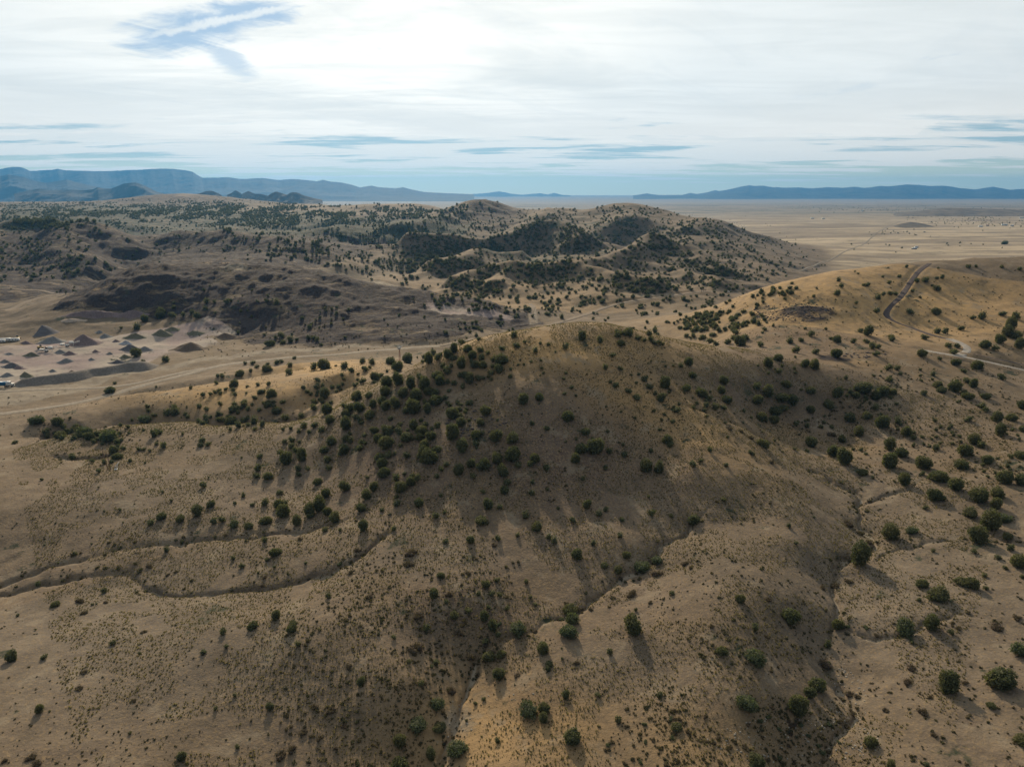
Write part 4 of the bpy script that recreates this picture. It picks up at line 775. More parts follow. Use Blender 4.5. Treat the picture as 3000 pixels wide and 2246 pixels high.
# more trees by ground cover, for the country behind: (polygon in the photo, count, width in m low..high)
FILL = [
 ([(900,1130),(1400,1030),(1430,1250),(1100,1300),(900,1290)], 60, 2.0, 3.6), ([(1060,1250),(1330,1200),(1600,1500),(1150,1500)], 25, 1.6, 3.0),
 ([(1560,1080),(2440,1040),(2500,1200),(2150,1300),(1900,1300)], 45, 1.2, 2.6), ([(2440,1080),(3000,1080),(3000,1420),(2560,1300)], 120, .9, 2.6),
 ([(1750,965),(1900,905),(2100,915),(2260,935),(2100,990),(1850,985)], 210, 2.8, 5.5), ([(2040,880),(2330,845),(2240,880),(2070,920)], 40, 3, 5),
 ([(2200,760),(2320,745),(2300,770),(2150,800)], 30, 3.5, 6), ([(2260,790),(2420,775),(2380,795),(2250,810)], 18, 3, 5),
 ([(380,1228),(600,1220),(760,1215),(920,1130),(1000,1110),(960,1160),(760,1232),(420,1240)], 70, 2.4, 4.5), ([(150,1262),(340,1262),(330,1300),(160,1285)], 22, 2, 4.5),
 ([(1250,870),(1420,840),(1560,905),(1500,935),(1300,905)], 90, 3.2, 6), ([(1300,835),(1420,815),(1450,850),(1330,880)], 40, 3.2, 6),
 ([(1420,830),(1560,810),(1700,810),(1860,850),(2000,880),(1700,905),(1560,880)], 150, 3.2, 6.0),
 ([(1700,790),(1850,760),(2000,730),(2150,790),(2190,850),(2000,870),(1850,840)], 190, 3.4, 6.2), ([(1920,725),(2080,730),(2140,770),(2000,790)], 90, 4, 7),
 ([(1360,770),(1440,735),(1560,740),(1600,795),(1500,805),(1380,800)], 130, 4, 7), ([(1180,720),(1430,722),(1400,760),(1300,785),(1200,780)], 210, 4.5, 7.5), ([(1100,720),(1180,725),(1200,790),(1100,800)], 60, 4, 7),
 ([(1560,700),(1750,730),(1790,760),(1620,790),(1560,760)], 90, 4, 7), ([(1440,650),(1680,650),(1800,720),(1740,730),(1600,690),(1450,700)], 330, 5, 8), ([(1640,640),(1780,610),(1860,640),(1960,700),(1900,715),(1740,700)], 260, 4.5, 7.5),
 ([(1900,620),(2110,640),(2250,700),(2300,740),(2000,715),(1930,690)], 330, 4.5, 7.5), ([(1130,645),(1250,600),(1330,605),(1420,640),(1500,640),(1560,620),(1640,605),(1650,645),(1400,680),(1150,670)], 260, 5, 8),
 ([(1190,610),(1290,612),(1280,636),(1190,636)], 90, 6, 9), ([(700,670),(1150,640),(1150,720),(1000,740),(800,700)], 300, 4.5, 8), ([(0,600),(500,598),(900,610),(1130,640),(900,660),(500,665),(0,655)], 1500, 5, 9),
 ([(0,590),(480,590),(1000,596),(1250,610),(1100,640),(500,625),(0,612)], 700, 7, 11),
 ([(0,690),(120,700),(120,760),(30,780),(0,770)], 90, 4, 7), ([(120,700),(330,690),(420,740),(300,830),(200,820)], 60, 3, 6), ([(700,700),(1000,740),(1000,770),(800,745),(660,720)], 90, 4, 7),
 ([(1000,750),(1150,700),(1240,790),(1160,805),(1040,790)], 80, 3.5, 6), ([(0,760),(250,830),(200,880),(60,900),(0,870)], 20, 2.5, 4.5), ([(560,850),(900,880),(1100,930),(1100,990),(780,960)], 45, 2, 4.5), ([(1280,950),(1420,940),(1480,965),(1340,985)], 30, 3, 5),
 ([(2350,700),(2600,715),(2700,700),(2900,720),(2600,730)], 30, 5, 9), ([(2560,675),(2700,672),(2700,690),(2560,690)], 26, 6, 9), ([(2700,630),(3000,625),(3000,665),(2720,655)], 300, 5, 9), ([(2300,600),(3000,600),(3000,625),(2300,615)], 160, 8, 14), ([(2330,606),(2700,610),(2760,622),(2600,617),(2350,612)], 130, 8, 13), ([(2640,622),(2760,610),(3000,613),(3000,640),(2700,640)], 420, 6, 10),
]
def sample_poly(P, n):
    P = np.array(P, float); lo = P.min(0); hi = P.max(0); o = []
    while len(o) < n:
        q = rng.uniform(lo, hi, (n * 3, 2)); ins = np.zeros(len(q), bool)
        for (x0, y0), (x1, y1) in zip(P, np.roll(P, -1, 0)):
            if y0 == y1: continue
            ins ^= ((y0 > q[:, 1]) != (y1 > q[:, 1])) & (q[:, 0] < (x1 - x0) * (q[:, 1] - y0) / (y1 - y0) + x0)
        o += list(q[ins])
    return np.array(o[:n])
for P, n, w0, w1 in FILL:
    n = int(n * (2.2 if min(p[1] for p in P) > 820 else 5.0 if n >= 700 else 1.2))
    q = sample_poly(P, n); ex = np.ptp(np.array(P), axis=0); q = q + rng.normal(size=q.shape) * ex * (.11, .16)
    q = q[(q[:, 1] > 583)]; H3 = hit(q[:, 0], q[:, 1])
    # trees gather in draws and thin out on crests
    s = np.interp(H3[:, 1], [0, 500, 1500, 5000], [12, 26, 45, 90]); keep = fbm(H3[:, 0] / s, H3[:, 1] / s, 401, 3) + rng.normal(size=len(q)) * .12 > -.05
    for p, a in zip(H3[keep], q[keep]):
        w = rng.uniform(w0, w1) * .86; f = p[1] * CT + (CAMZ - p[2]) * ST
        TREES.append([*p, w, 'juniper', a[0], a[1], w / f * F_])
# and all over the middle hills: thick on brushy slopes and in draws, thin on the grassy crests
q = sample_poly([(-20,588),(1000,594),(1420,590),(2000,612),(2330,705),(2420,745),(2230,830),(2050,880),(1650,935),(1300,860),(900,775),(560,755),(300,800),(-20,840)], 15000)
H3 = hit(q[:, 0], q[:, 1]); u_, v_ = unroll(H3[:, 0], H3[:, 1]); asp = bil(u_, v_, ASP, AZ, LR); rk = bil(u_, v_, ROCK, AZ, LR); pn = bil(u_, v_, PLAIN, AZ, LR); dd_ = bil(u_, v_, DIRT, AZ, LR)
den = (.15 + .60 * asp) * (.35 + .9 * sst(fbm(H3[:, 0] / 110, H3[:, 1] / 110, 411, 4), -.35, .35)) * (1 - .8 * rk) * (1 - pn) * (1 - dd_) * np.interp(q[:, 0], [0, 400, 1000, 1400, 2300], [1.3, 1.1, 1.0, .9, .9])
keep = rng.random(len(q)) < den * np.interp(H3[:, 1], [500, 900, 2000, 5000], [.55, .75, .8, .7])
for p, a in zip(H3[keep], q[keep]):
    w = (2.4 + 3.2 * rng.random() ** 1.4) * float(np.interp(p[1], [500, 1500, 4000], [1.12, 1.3, 1.7])); TREES.append([*p, w, 'juniper', a[0], a[1], w / (p[1] * CT + (CAMZ - p[2]) * ST) * F_])
print('trees', len(TREES))

def on_screen_width(T): return T[7]
def clear_of_roads(x, y):
    return all(seg_dist(np.array([x]), np.array([y]), L[::4])[0][0] > w * .5 + 1.2 for _, L, w, *_ in ROADS[:8])
TREES = [T for T in TREES if T[1] > 900 or clear_of_roads(T[0], T[1])]
TREES.sort(key=lambda T: -T[7]); JUN = [T for T in TREES if T[4] == 'juniper']; OAK = [T for T in TREES if T[4] == 'oak']
OWN = JUN[:300] + OAK

# ------------------------------------------------------------------ where a plant stands, in words
def zone(x, y):
    if y < 1065 and x < 1330: return 'beside the valley road'
    if y < 960 and x < 1560: return 'on the dark quarry hill'
    if x > 2040 and y < 1000: return 'on the golden right hill'
    if 1680 < x <= 2040 and y < 960: return 'in the valley behind the hill'
    if x > 2360 and y < 1075: return 'near the pale hill track'
    if x > 2040 and y < 1040: return 'in the dip behind the right ridge'
    if x > 2440 and y < 1200: return 'on the scrubby upper right flat'
    if x > 2440 and y < 1330: return 'on the scrubby middle right flat'
    if x > 2800 and y < 1480: return 'in the clump at the right edge'
    if x > 2450 and y < 1480: return 'on the flat right of the wash head'
    if x > 2380 and y < 1700: return 'between the two right side gullies'
    if x > 2380 and y < 1930: return 'on the pale flat right of the winding wash'
    if x > 2330: return 'on the bottom right flat'
    if x > 1750 and y > 2060: return 'in the shaded hollow at the bottom right'
    if x > 1750 and y > 1760: return 'on the bank left of the winding wash'
    if x > 1750 and y > 1590: return 'by the upper end of the middle gully'
    if x > 2060 and y < 1180: return 'on the upper shaded slope right of the hill'
    if x > 2060 and y < 1350: return 'on the lower shaded slope right of the hill'
    if x > 1760 and y < 1180: return 'on the right shoulder of the central hill'
    if x > 1960: return 'on the spur right of the central hill'
    if x > 1480 and y < 1085: return 'on the bare crown of the central hill'
    if x > 1480 and y < 1330: return 'on the shaded upper face of the central hill'
    if x > 1480 and y < 1480: return 'halfway down the shaded hill face'
    if x > 1480 and y < 1600: return 'low on the shaded hill face'
    if x > 1330 and y < 1900 and y > 1600: return 'at the foot of the hill face'
    if x > 1290 and y > 2020: return 'on the golden slope at bottom centre'
    if x > 1330 and y > 1600: return 'along the middle gully'
    if y > 2020 and x > 1000: return 'in the bottom centre ravine'
    if y > 2020: return 'on the bottom left slope'
    if y > 1750 and x > 1000: return 'on the slope left of the middle gully'
    if y > 1690: return 'on the bare left foreground slope'
    if y > 1560 and x < 1150: return 'between the two left gullies'
    if y > 1560: return 'on the scrubby lower left flank'
    if x > 1230 and y > 1400: return 'on the lower left flank of the hill'
    if x > 1000 and y > 1400: return 'at the lower edge of the hillside thicket'
    if x > 1230 and y > 1240: return 'on the dark left flank of the hill'
    if x > 1330 and y > 1120: return 'just left of the hill top'
    if x > 1230: return 'in the thicket under the hill crest'
    if x > 1000 and y > 1300: return 'in the lower hillside thicket'
    if x > 1000 and y > 1190: return 'in the middle hillside thicket'
    if x > 1000 and y > 1105: return 'in the upper hillside thicket'
    if x > 1000: return 'near the windmill'
    if x > 700 and y > 1380: return 'left of the hillside thicket'
    if x > 700 and y > 1240: return 'on the shoulder left of the thicket'
    if x > 700: return 'on the grassy finger ridges'
    if y > 1380: return 'above the upper left gully'
    if y > 1310: return 'near the twin poles'
    if y > 1220: return 'in the brushy left wash'
    return 'on the far left finger ridge'
ORD = ['first', 'second', 'third', 'fourth', 'fifth', 'sixth', 'seventh', 'eighth', 'ninth', 'tenth', 'eleventh', 'twelfth', 'thirteenth', 'fourteenth', 'fifteenth', 'sixteenth', 'seventeenth', 'eighteenth', 'nineteenth', 'twentieth']
def name_all(L, what):
    """L: (photo x, y, width px, world width, object). Labels that tell each one from its neighbours"""
    Z = {}
    for q in L: Z.setdefault(zone(q[0], q[1]), []).append(q)
    for z, M in Z.items():
        M.sort(key=lambda q: -q[3]); n = len(M)
        cuts = [('largest', [M[0]])]; rest = M[1:]
        if n > 3: cuts.append(('smallest', [rest[-1]])); rest = rest[:-1]
        k = len(rest); h = [('large', rest[:k // 3]), ('middling', rest[k // 3:2 * k // 3]), ('small', rest[2 * k // 3:])] if k > 5 else [('other', rest)]
        for size, Q in cuts + h:
            Q.sort(key=lambda q: q[0])
            for i, q in enumerate(Q):
                if size in ('largest', 'smallest'): q[4]['label'] = f'{size} {what} {z}'
                elif len(Q) == 1: q[4]['label'] = f'{size} {what} {z}'
                elif i == 0: q[4]['label'] = f'leftmost {size} {what} {z}'
                elif i == len(Q) - 1: q[4]['label'] = f'rightmost {size} {what} {z}'
                else: q[4]['label'] = f'{size} {what} {z}, {ORD[i]} from left'.replace(', first from left', ', leftmost') if len(f'{size} {what} {z}, {ORD[i]} from left'.split()) < 17 else f'{ORD[i]} {size} {what} from left {z}'.replace('brown twiggy', 'brown').replace('low grey green', 'green').replace('dark green', 'green')
def plant(root, p, w, rz, parts, cat, group, tall=1.0):
    e = bpy.data.objects.new(root, None); COL.objects.link(e); e.empty_display_size = .5
    e.location = (p[0], p[1], p[2] - .05 * w); e.rotation_euler = (0, 0, rz); q_ = float(rng.uniform(.84, 1.16)); e.scale = (w / 2 * q_, w / 2 / q_, w / 2 * tall)
    e['category'] = cat; e['group'] = group
    for nm, me in parts:
        o = bpy.data.objects.new(nm, me); COL.objects.link(o); o.parent = e
    return e
LJ = []; LO = []
for i, T in enumerate(OWN):
    oak = T[4] == 'oak'; cr_, tk = OAKS[i % 3] if oak else KINDS[int(rng.integers(0, 8))]
    e = plant('shrub_oak_tree' if oak else 'juniper_tree', T, T[3], rng.uniform(0, 6.3), (('crown', cr_), ('trunk', tk)), 'tree', 'pale shrub oaks along the gullies' if oak else 'junipers scattered over the hills', float(rng.uniform(.72, 1.18)))
    (LO if oak else LJ).append((T[5], T[6], T[7], T[3], e))
name_all(LJ, 'dark green juniper'); name_all(LO, 'pale grey green shrub oak')

# distant trees, beyond the three hundred that show largest
LOWS = [crown_shape(300 + k, 46, [1.0, .85, 1.2, 1.0][k], 4, .34, True, 1) for k in range(4)]
MIDS = [crown_shape(320 + k, 260, [1.0, .85, 1.25, 1.0, .9][k], 5, .22, True, 1) for k in range(5)]
FARS = [crown_shape(340 + k, 14, 1.0, 1, .45, True, 1) for k in range(3)]
def scatter(name, items, lib, mat, label):
    V = []; Fs = []; o = 0
    for it in items:
        x, y, z, w = it[:4]; L = lib(it); v, f = L[int(rng.integers(0, len(L)))]
        a = rng.uniform(0, 6.3); c, s = math.cos(a), math.sin(a); k = w / 2
        q = np.empty_like(v); q[:, 0] = (v[:, 0] * c - v[:, 1] * s) * k + x; q[:, 1] = (v[:, 0] * s + v[:, 1] * c) * k + y; q[:, 2] = v[:, 2] * k * rng.uniform(.8, 1.2) + z - .06 * w
        V.append(q.astype(np.float32)); Fs.append(f + o); o += len(v)
    ob = put_mesh(name, np.concatenate(V), np.concatenate(Fs), [mat], smooth=False); ob['kind'] = 'stuff'; ob['label'] = label; return ob
REST = JUN[300:]
scatter('distant_junipers', REST, lambda it: MIDS if it[7] > 9 else LOWS if it[7] > 5.5 else FARS, M_JUN, 'dark junipers scattered over the farther hills')

# ------------------------------------------------------------------ shrubs, bunch grass, stones
P_, w_ = place(SEEN_S, .2)
SH = [[*p, min(ww, 5.5), 'shrub', a, b_, w] for (a, b_, w, _), p, ww in zip(SEEN_S, P_, w_)]
BUSHY = [([(1750,1280),(2350,1380),(2440,1700),(2350,2000),(2100,2000),(1900,1750),(2050,1500)], 520, .5, 1.5), ([(2440,1450),(3000,1400),(3000,2246),(2440,2246)], 420, .4, 1.3), ([(1000,1620),(1550,1600),(1450,1900),(1250,2100),(1000,1950)], 420, .5, 1.6),
         ([(700,1560),(1150,1500),(1200,1700),(1000,1800),(750,1720)], 160, .4, 1.2), ([(850,1750),(1300,1800),(1350,2246),(800,2246)], 420, .4, 1.5), ([(1900,2000),(2480,2060),(2420,2246),(1700,2246)], 420, .5, 1.6), ([(0,1760),(850,1750),(800,2246),(0,2246)], 330, .3, 1.0),
         ([(0,1300),(1000,1300),(1000,1560),(0,1620)], 260, .3, 1.1), ([(2440,1060),(3000,1060),(3000,1420),(2500,1420)], 560, .6, 1.8), ([(1500,980),(2100,1030),(2400,1060),(2450,1300),(2050,1280),(1700,1250)], 330, .5, 1.3),
         ([(1000,1050),(1480,1000),(1700,1400),(1500,1600),(1050,1450)], 420, .5, 1.4), ([(2050,880),(3000,780),(3000,1050),(2300,1030)], 420, .6, 1.8), ([(0,1165),(1000,1090),(1000,1300),(0,1330)], 320, .5, 1.8), ([(500,960),(1500,940),(1350,1010),(600,1050)], 260, .8, 2.4)]
for P, n, w0, w1 in BUSHY:
    q = sample_poly(P, int(n * 1.5)); H3 = hit(q[:, 0], q[:, 1]); keep = fbm(H3[:, 0] / 18, H3[:, 1] / 18, 431, 3) > -.25
    for p, a in zip(H3[keep], q[keep]):
        w = w0 + (w1 - w0) * rng.random() ** 2.2; SH.append([*p, w, 'scrub', a[0], a[1], w / (p[1] * CT + (CAMZ - p[2]) * ST) * F_])
for wi, (Lp, wd, dp) in enumerate(WASHES):     # brush crowds the washes
    L = road_path(Lp, 1.6)
    for p in L:
        for _ in range(2 if wi < 7 else 4):
            if rng.random() < .62:
                o_ = rng.normal(0, wd * 1.1, 2); x, y = p + o_; z = float(ground(np.array([x]), np.array([y]))[0]); w = .5 + 1.7 * rng.random() ** 2
                ax, ay = project(x, y, z); SH.append([x, y, z, w, 'scrub', float(ax), float(ay), w / (y * CT + (CAMZ - z) * ST) * F_])
SH = [s for s in SH if clear_of_roads(s[0], s[1])]
SH.sort(key=lambda T: -T[7] + (0 if T[4] == 'scrub' else -1000))
LS = []; inframe = [T for T in SH if -5 < T[5] < 3005 and T[6] < 2250]
OWN_S = inframe[:150]
for i, T in enumerate(OWN_S):
    brown = T[4] == 'shrub' or i % 3; lib = BUSH['brown' if brown else 'green']; a, b_ = lib[i % len(lib)]
    e = plant('shrub', T, T[3], rng.uniform(0, 6.3), (('twig_mass' if brown else 'leaf_mass', a), ('stem', b_)), 'shrub', 'low shrubs on the dry slopes', float(rng.uniform(.7, 1.0)))
    LS.append((T[5], T[6], T[7], T[3], e, brown))
name_all([q[:5] for q in LS if q[5]], 'brown twiggy shrub'); name_all([q[:5] for q in LS if not q[5]], 'low grey green shrub')
own = set(id(T) for T in OWN_S)
def tuft_shape(seed, n, h, spread):
    rs = np.random.default_rng(seed); a = rs.uniform(0, 6.3, n); r_ = rs.uniform(.3, 1, n) * spread
    base = np.stack([np.cos(a) * r_ * .35, np.sin(a) * r_ * .35, np.full(n, -.05)], -1); tip = np.stack([np.cos(a) * r_, np.sin(a) * r_, rs.uniform(.6, 1.1, n) * h], -1)
    pr = np.stack([-np.sin(a), np.cos(a), np.zeros(n)], -1) * .34
    return np.stack([base - pr, base + pr, tip], 1).reshape(-1, 3), np.arange(n * 3).reshape(-1, 3)
SCRUBS = [bush_shape(500 + k, 42, .34) for k in range(4)]
scatter('low_scrub', [T for T in SH if id(T) not in own and T[7] > 1.2], lambda it: SCRUBS, M_SCR, 'low dark scrub dotted over the slopes')
def carpet(name, n, lib, mat, label, r0, r1, s0, s1, keepf, fpow=1.0):
    """thousands of small clumps, evenly spread over the land that is seen"""
    a = rng.uniform(R(-38), R(38), n); rad = np.sqrt(rng.uniform(0, 1, n) ** fpow * (r1 ** 2 - r0 ** 2) + r0 ** 2)
    x = rad * np.sin(a); y = rad * np.cos(a); k = keepf(x, y); x = x[k]; y = y[k]; z = ground(x, y); sz = s0 + (s1 - s0) * rng.random(len(x)) ** 2.4
    V = []; Fs = []; o = 0
    for li, (v, f) in enumerate(lib):
        sel = np.arange(len(x)) % len(lib) == li; m = sel.sum(); t_ = rng.uniform(0, 6.3, m); c = np.cos(t_)[:, None]; s = np.sin(t_)[:, None]; k_ = sz[sel][:, None]
        q = np.stack([(v[None, :, 0] * c - v[None, :, 1] * s) * k_ + x[sel][:, None], (v[None, :, 0] * s + v[None, :, 1] * c) * k_ + y[sel][:, None], v[None, :, 2] * k_ + z[sel][:, None]], -1)
        V.append(q.reshape(-1, 3).astype(np.float32)); Fs.append((f[None] + (np.arange(m) * len(v))[:, None, None] + o).reshape(-1, 3)); o += m * len(v)
    ob = put_mesh(name, np.concatenate(V), np.concatenate(Fs), [mat], smooth=False); ob['kind'] = 'stuff'; ob['label'] = label
TUFTS = [tuft_shape(600 + k, 9, 1.0, .75) for k in range(4)]
carpet('dry_grass', 230000, TUFTS, M_GRS, 'tufts of dry bunch grass over the slopes', 85, 430,   .15, .52, lambda x, y: fbm(x / 14, y / 14, 441, 3) > -.15)
carpet('weeds', 34000, [bush_shape(520 + k, 14, .5)for k in range(2)], M_SCR, 'small dark weeds between the grass tufts', 85, 520, .12, .40, lambda x, y: fbm(x / 20, y / 20, 451, 4) > .02)
def stone_shape(seed):
    rs = np.random.default_rng(seed); v, f = blob_core(rs, np.zeros(3), np.array((1, .8, .55)), 1); return v, f
M_STONE = dirt_mat('pale_stone', (.17, .155, .13), (.30, .27, .23), 2.0); M_DARKST = dirt_mat('dark_rock', (.045, .038, .038), (.10, .085, .08), 1.0)
def near_wash(x, y):
    px, py = project(x, y, ground(x, y)); k = ((px - 2330) / 260) ** 2 + ((py - 2170) / 70) ** 2 < 1
    k |= ((px - 1330) / 60) ** 2 + ((py - 2110) / 60) ** 2 < 1; k |= (((px - 2480) / 60) ** 2 + ((py - 2050) / 110) ** 2 < 1); return k | (((px - 1500) / 70) ** 2 + ((py - 2040) / 30) ** 2 < 1) & (rng.random(len(x)) < .4)
carpet('stones', 17000, [stone_shape(k) for k in range(3)], M_STONE, 'pale stones scattered in the gully beds', 85, 200, .08, .38, near_wash)
def rocky(x, y):
    px, py = project(x, y, ground(x, y)); k = ((px - 2330) / 130) ** 2 + ((py - 915) / 26) ** 2 < 1; k |= ((px - 2530) / 70) ** 2 + ((py - 1040) / 9) ** 2 < 1
    k |= ((px - 1400) / 120) ** 2 + ((py - 1240) / 60) ** 2 < .6
    return k
carpet('rock_outcrop_stones', 60000, [stone_shape(k + 5) for k in range(3)], M_DARKST, 'dark boulders littering the rocky slopes', 200, 620, .2, 1.1, rocky)
# ------------------------------------------------------------------ built things
def flat_mat(name, c, rough=.6, metal=0., spec=.3):
    m, t, b = new_mat(name); g = t.N('ShaderNodeNewGeometry'); n = t.noise(g.outputs['Position'], 1.6, 4, .6)
    t.put(b.inputs['Base Color'], t.mix(t.ss(n, .4, .7, 0, .35), c, tuple(v * .62 for v in c))); b.inputs['Roughness'].default_value = rough; b.inputs['Metallic'].default_value = metal; b.inputs['Specular IOR Level'].default_value = spec; return m
WHITE = flat_mat('white_paint', (.58, .58, .56), .45); TANP = flat_mat('tan_paint', (.50, .36, .16), .5); BLUE = flat_mat('blue_paint', (.035, .15, .28), .4); DARK = flat_mat('dark_metal', (.04, .04, .042), .5)
STEEL = flat_mat('galvanised_steel', (.42, .46, .48), .35, .6); RUST = flat_mat('red_brown_steel', (.20, .055, .035), .7); WOODM = flat_mat('weathered_wood', (.155, .095, .060), .85); GLASS = flat_mat('dark_glass', (.02, .025, .03), .08, 0, .6)
TYRE = flat_mat('tyre_rubber', (.02, .02, .02), .9); ROOFW = flat_mat('pale_metal_roof', (.46, .46, .45), .4); ROOFR = flat_mat('red_brown_roof', (.26, .11, .085), .7); WALLM = flat_mat('pale_wall', (.55, .52, .46), .8)
def box(cx, cy, cz, sx, sy, sz, taper=1.0):
    v = np.array([(x * (taper if z > 0 else 1), y * (taper if z > 0 else 1), z) for z in (-.5, .5) for y in (-.5, .5) for x in (-.5, .5)]) * (sx, sy, sz) + (cx, cy, cz)
    q = [(0, 2, 3, 1), (4, 5, 7, 6), (0, 1, 5, 4), (2, 6, 7, 3), (0, 4, 6, 2), (1, 3, 7, 5)]
    return v, np.array([t_ for a, b, c, d in q for t_ in ((a, b, c), (a, c, d))])
def bar(p, q, r, n=6): return tube([p, q], [r, r], n)
def wheel(cx, cy, cz, r, w): return tube([(cx, cy - w / 2, cz), (cx, cy + w / 2, cz)], [r, r], 14)
def disc2(cx, cy, cz, r, w):
    v, f = wheel(cx, cy, cz, r, w); k = 14; v = np.vstack([v, [(cx, cy - w / 2, cz)]]); f = np.vstack([f, [(len(v) - 1, (i + 1) % k, i) for i in range(k)]]); return v, f
def prism(pts, y0, y1):
    """outline in x-z pushed through y"""
    n = len(pts); v = [(x, y0, z) for x, z in pts] + [(x, y1, z) for x, z in pts]; v += [(np.mean([p[0] for p in pts]), y0, np.mean([p[1] for p in pts])), (np.mean([p[0] for p in pts]), y1, np.mean([p[1] for p in pts]))]
    f = []
    for i in range(n): j = (i + 1) % n; f += [(i, j, n + j), (i, n + j, n + i), (2 * n, j, i), (2 * n + 1, n + i, n + j)]
    return np.array(v), np.array(f)
def root(name, p, rz, label, cat, group=None, s=1.0):
    e = bpy.data.objects.new(name, None); COL.objects.link(e); e.location = tuple(p); e.rotation_euler = (0, 0, rz); e.scale = (s,) * 3; e['label'] = label; e['category'] = cat
    if group: e['group'] = group
    return e
def part(par, name, vf, mat, smooth=False):
    v, f = vf; return put_mesh(name, v, f, [mat], smooth=smooth, parent=par)
def spot_on(px, py): return hit([px], [py])[0]

# gravel piles of the yard
def pile_mat(name, c):
    return dirt_mat(name, tuple(v * 1.1 for v in c), tuple(v * 1.7 for v in c), .8)
PM = {'grey': pile_mat('grey_gravel', (.115, .112, .108)), 'purple': pile_mat('purple_gravel', (.105, .078, .076)), 'brown': pile_mat('brown_soil', (.085, .062, .045)), 'dark': pile_mat('dark_gravel', (.070, .066, .068)),
      'olive': pile_mat('olive_soil', (.085, .080, .055)), 'pale': pile_mat('pale_blue_gravel', (.19, .195, .205)), 'tan': pile_mat('tan_sand', (.22, .175, .135))}
WORD = {'grey': 'grey gravel', 'purple': 'purple brown gravel', 'brown': 'brown soil', 'dark': 'dark gravel', 'olive': 'olive brown soil', 'pale': 'pale blue grey gravel', 'tan': 'tan sand'}
def pile(px, py, wpx, asp, col, label, seed, k=.30, rz=0.25):
    p = spot_on(px, py + 3); f = p[1] * CT + (CAMZ - p[2]) * ST; w = wpx * f / F_; n = 40; m = 16; rs = seed * 3.7
    a = np.linspace(0, 2 * math.pi, n, endpoint=False); t_ = np.linspace(0, 1.08, m)
    A, T = np.meshgrid(a, t_, indexing='ij'); rad = w / 2 * (1 + .10 * np.sin(2 * A + rs) + .05 * np.sin(5 * A + rs * 2))
    x = np.cos(A) * rad * T; y = np.sin(A) * rad * T * asp; top = .10 + .10 * ((seed * 7) % 5) / 5
    h = k * .82 * w * np.where(T < 1, np.clip(np.cos(np.clip(T, 0, 1) ** .85 * math.pi) * .5 + .5, 0, 1) * .6 + .4 * (1 - T), -.1) * (1 + .12 * np.cos(A * 1 + rs) * T) + .02 * w * fbm(x / w * 9 + rs, y / w * 9, seed, 3)
    x = x + .12 * w * (1 - T) * math.cos(rs); e = ground(p[0] + x.ravel(), p[1] + y.ravel()).reshape(x.shape) - p[2]
    z = h + np.minimum(e, .6) - .15
    v = np.stack([x, y, z], -1).reshape(-1, 3); idx = np.arange(n * m).reshape(n, m); nx = np.roll(idx, -1, 0)
    fc = np.stack([idx[:, :-1], idx[:, 1:], nx[:, 1:], nx[:, :-1]], -1).reshape(-1, 4)
    o = put_mesh('gravel_pile', v, fc, [PM[col]]); o.location = tuple(p); o['label'] = label; o['category'] = 'gravel pile'; o['group'] = 'gravel and soil piles in the quarry yard'
def q1(a, b): return a / 2.212, 800 + b / 2.212
def q2(a, b): return a / 5.53, 960 + b / 5.53
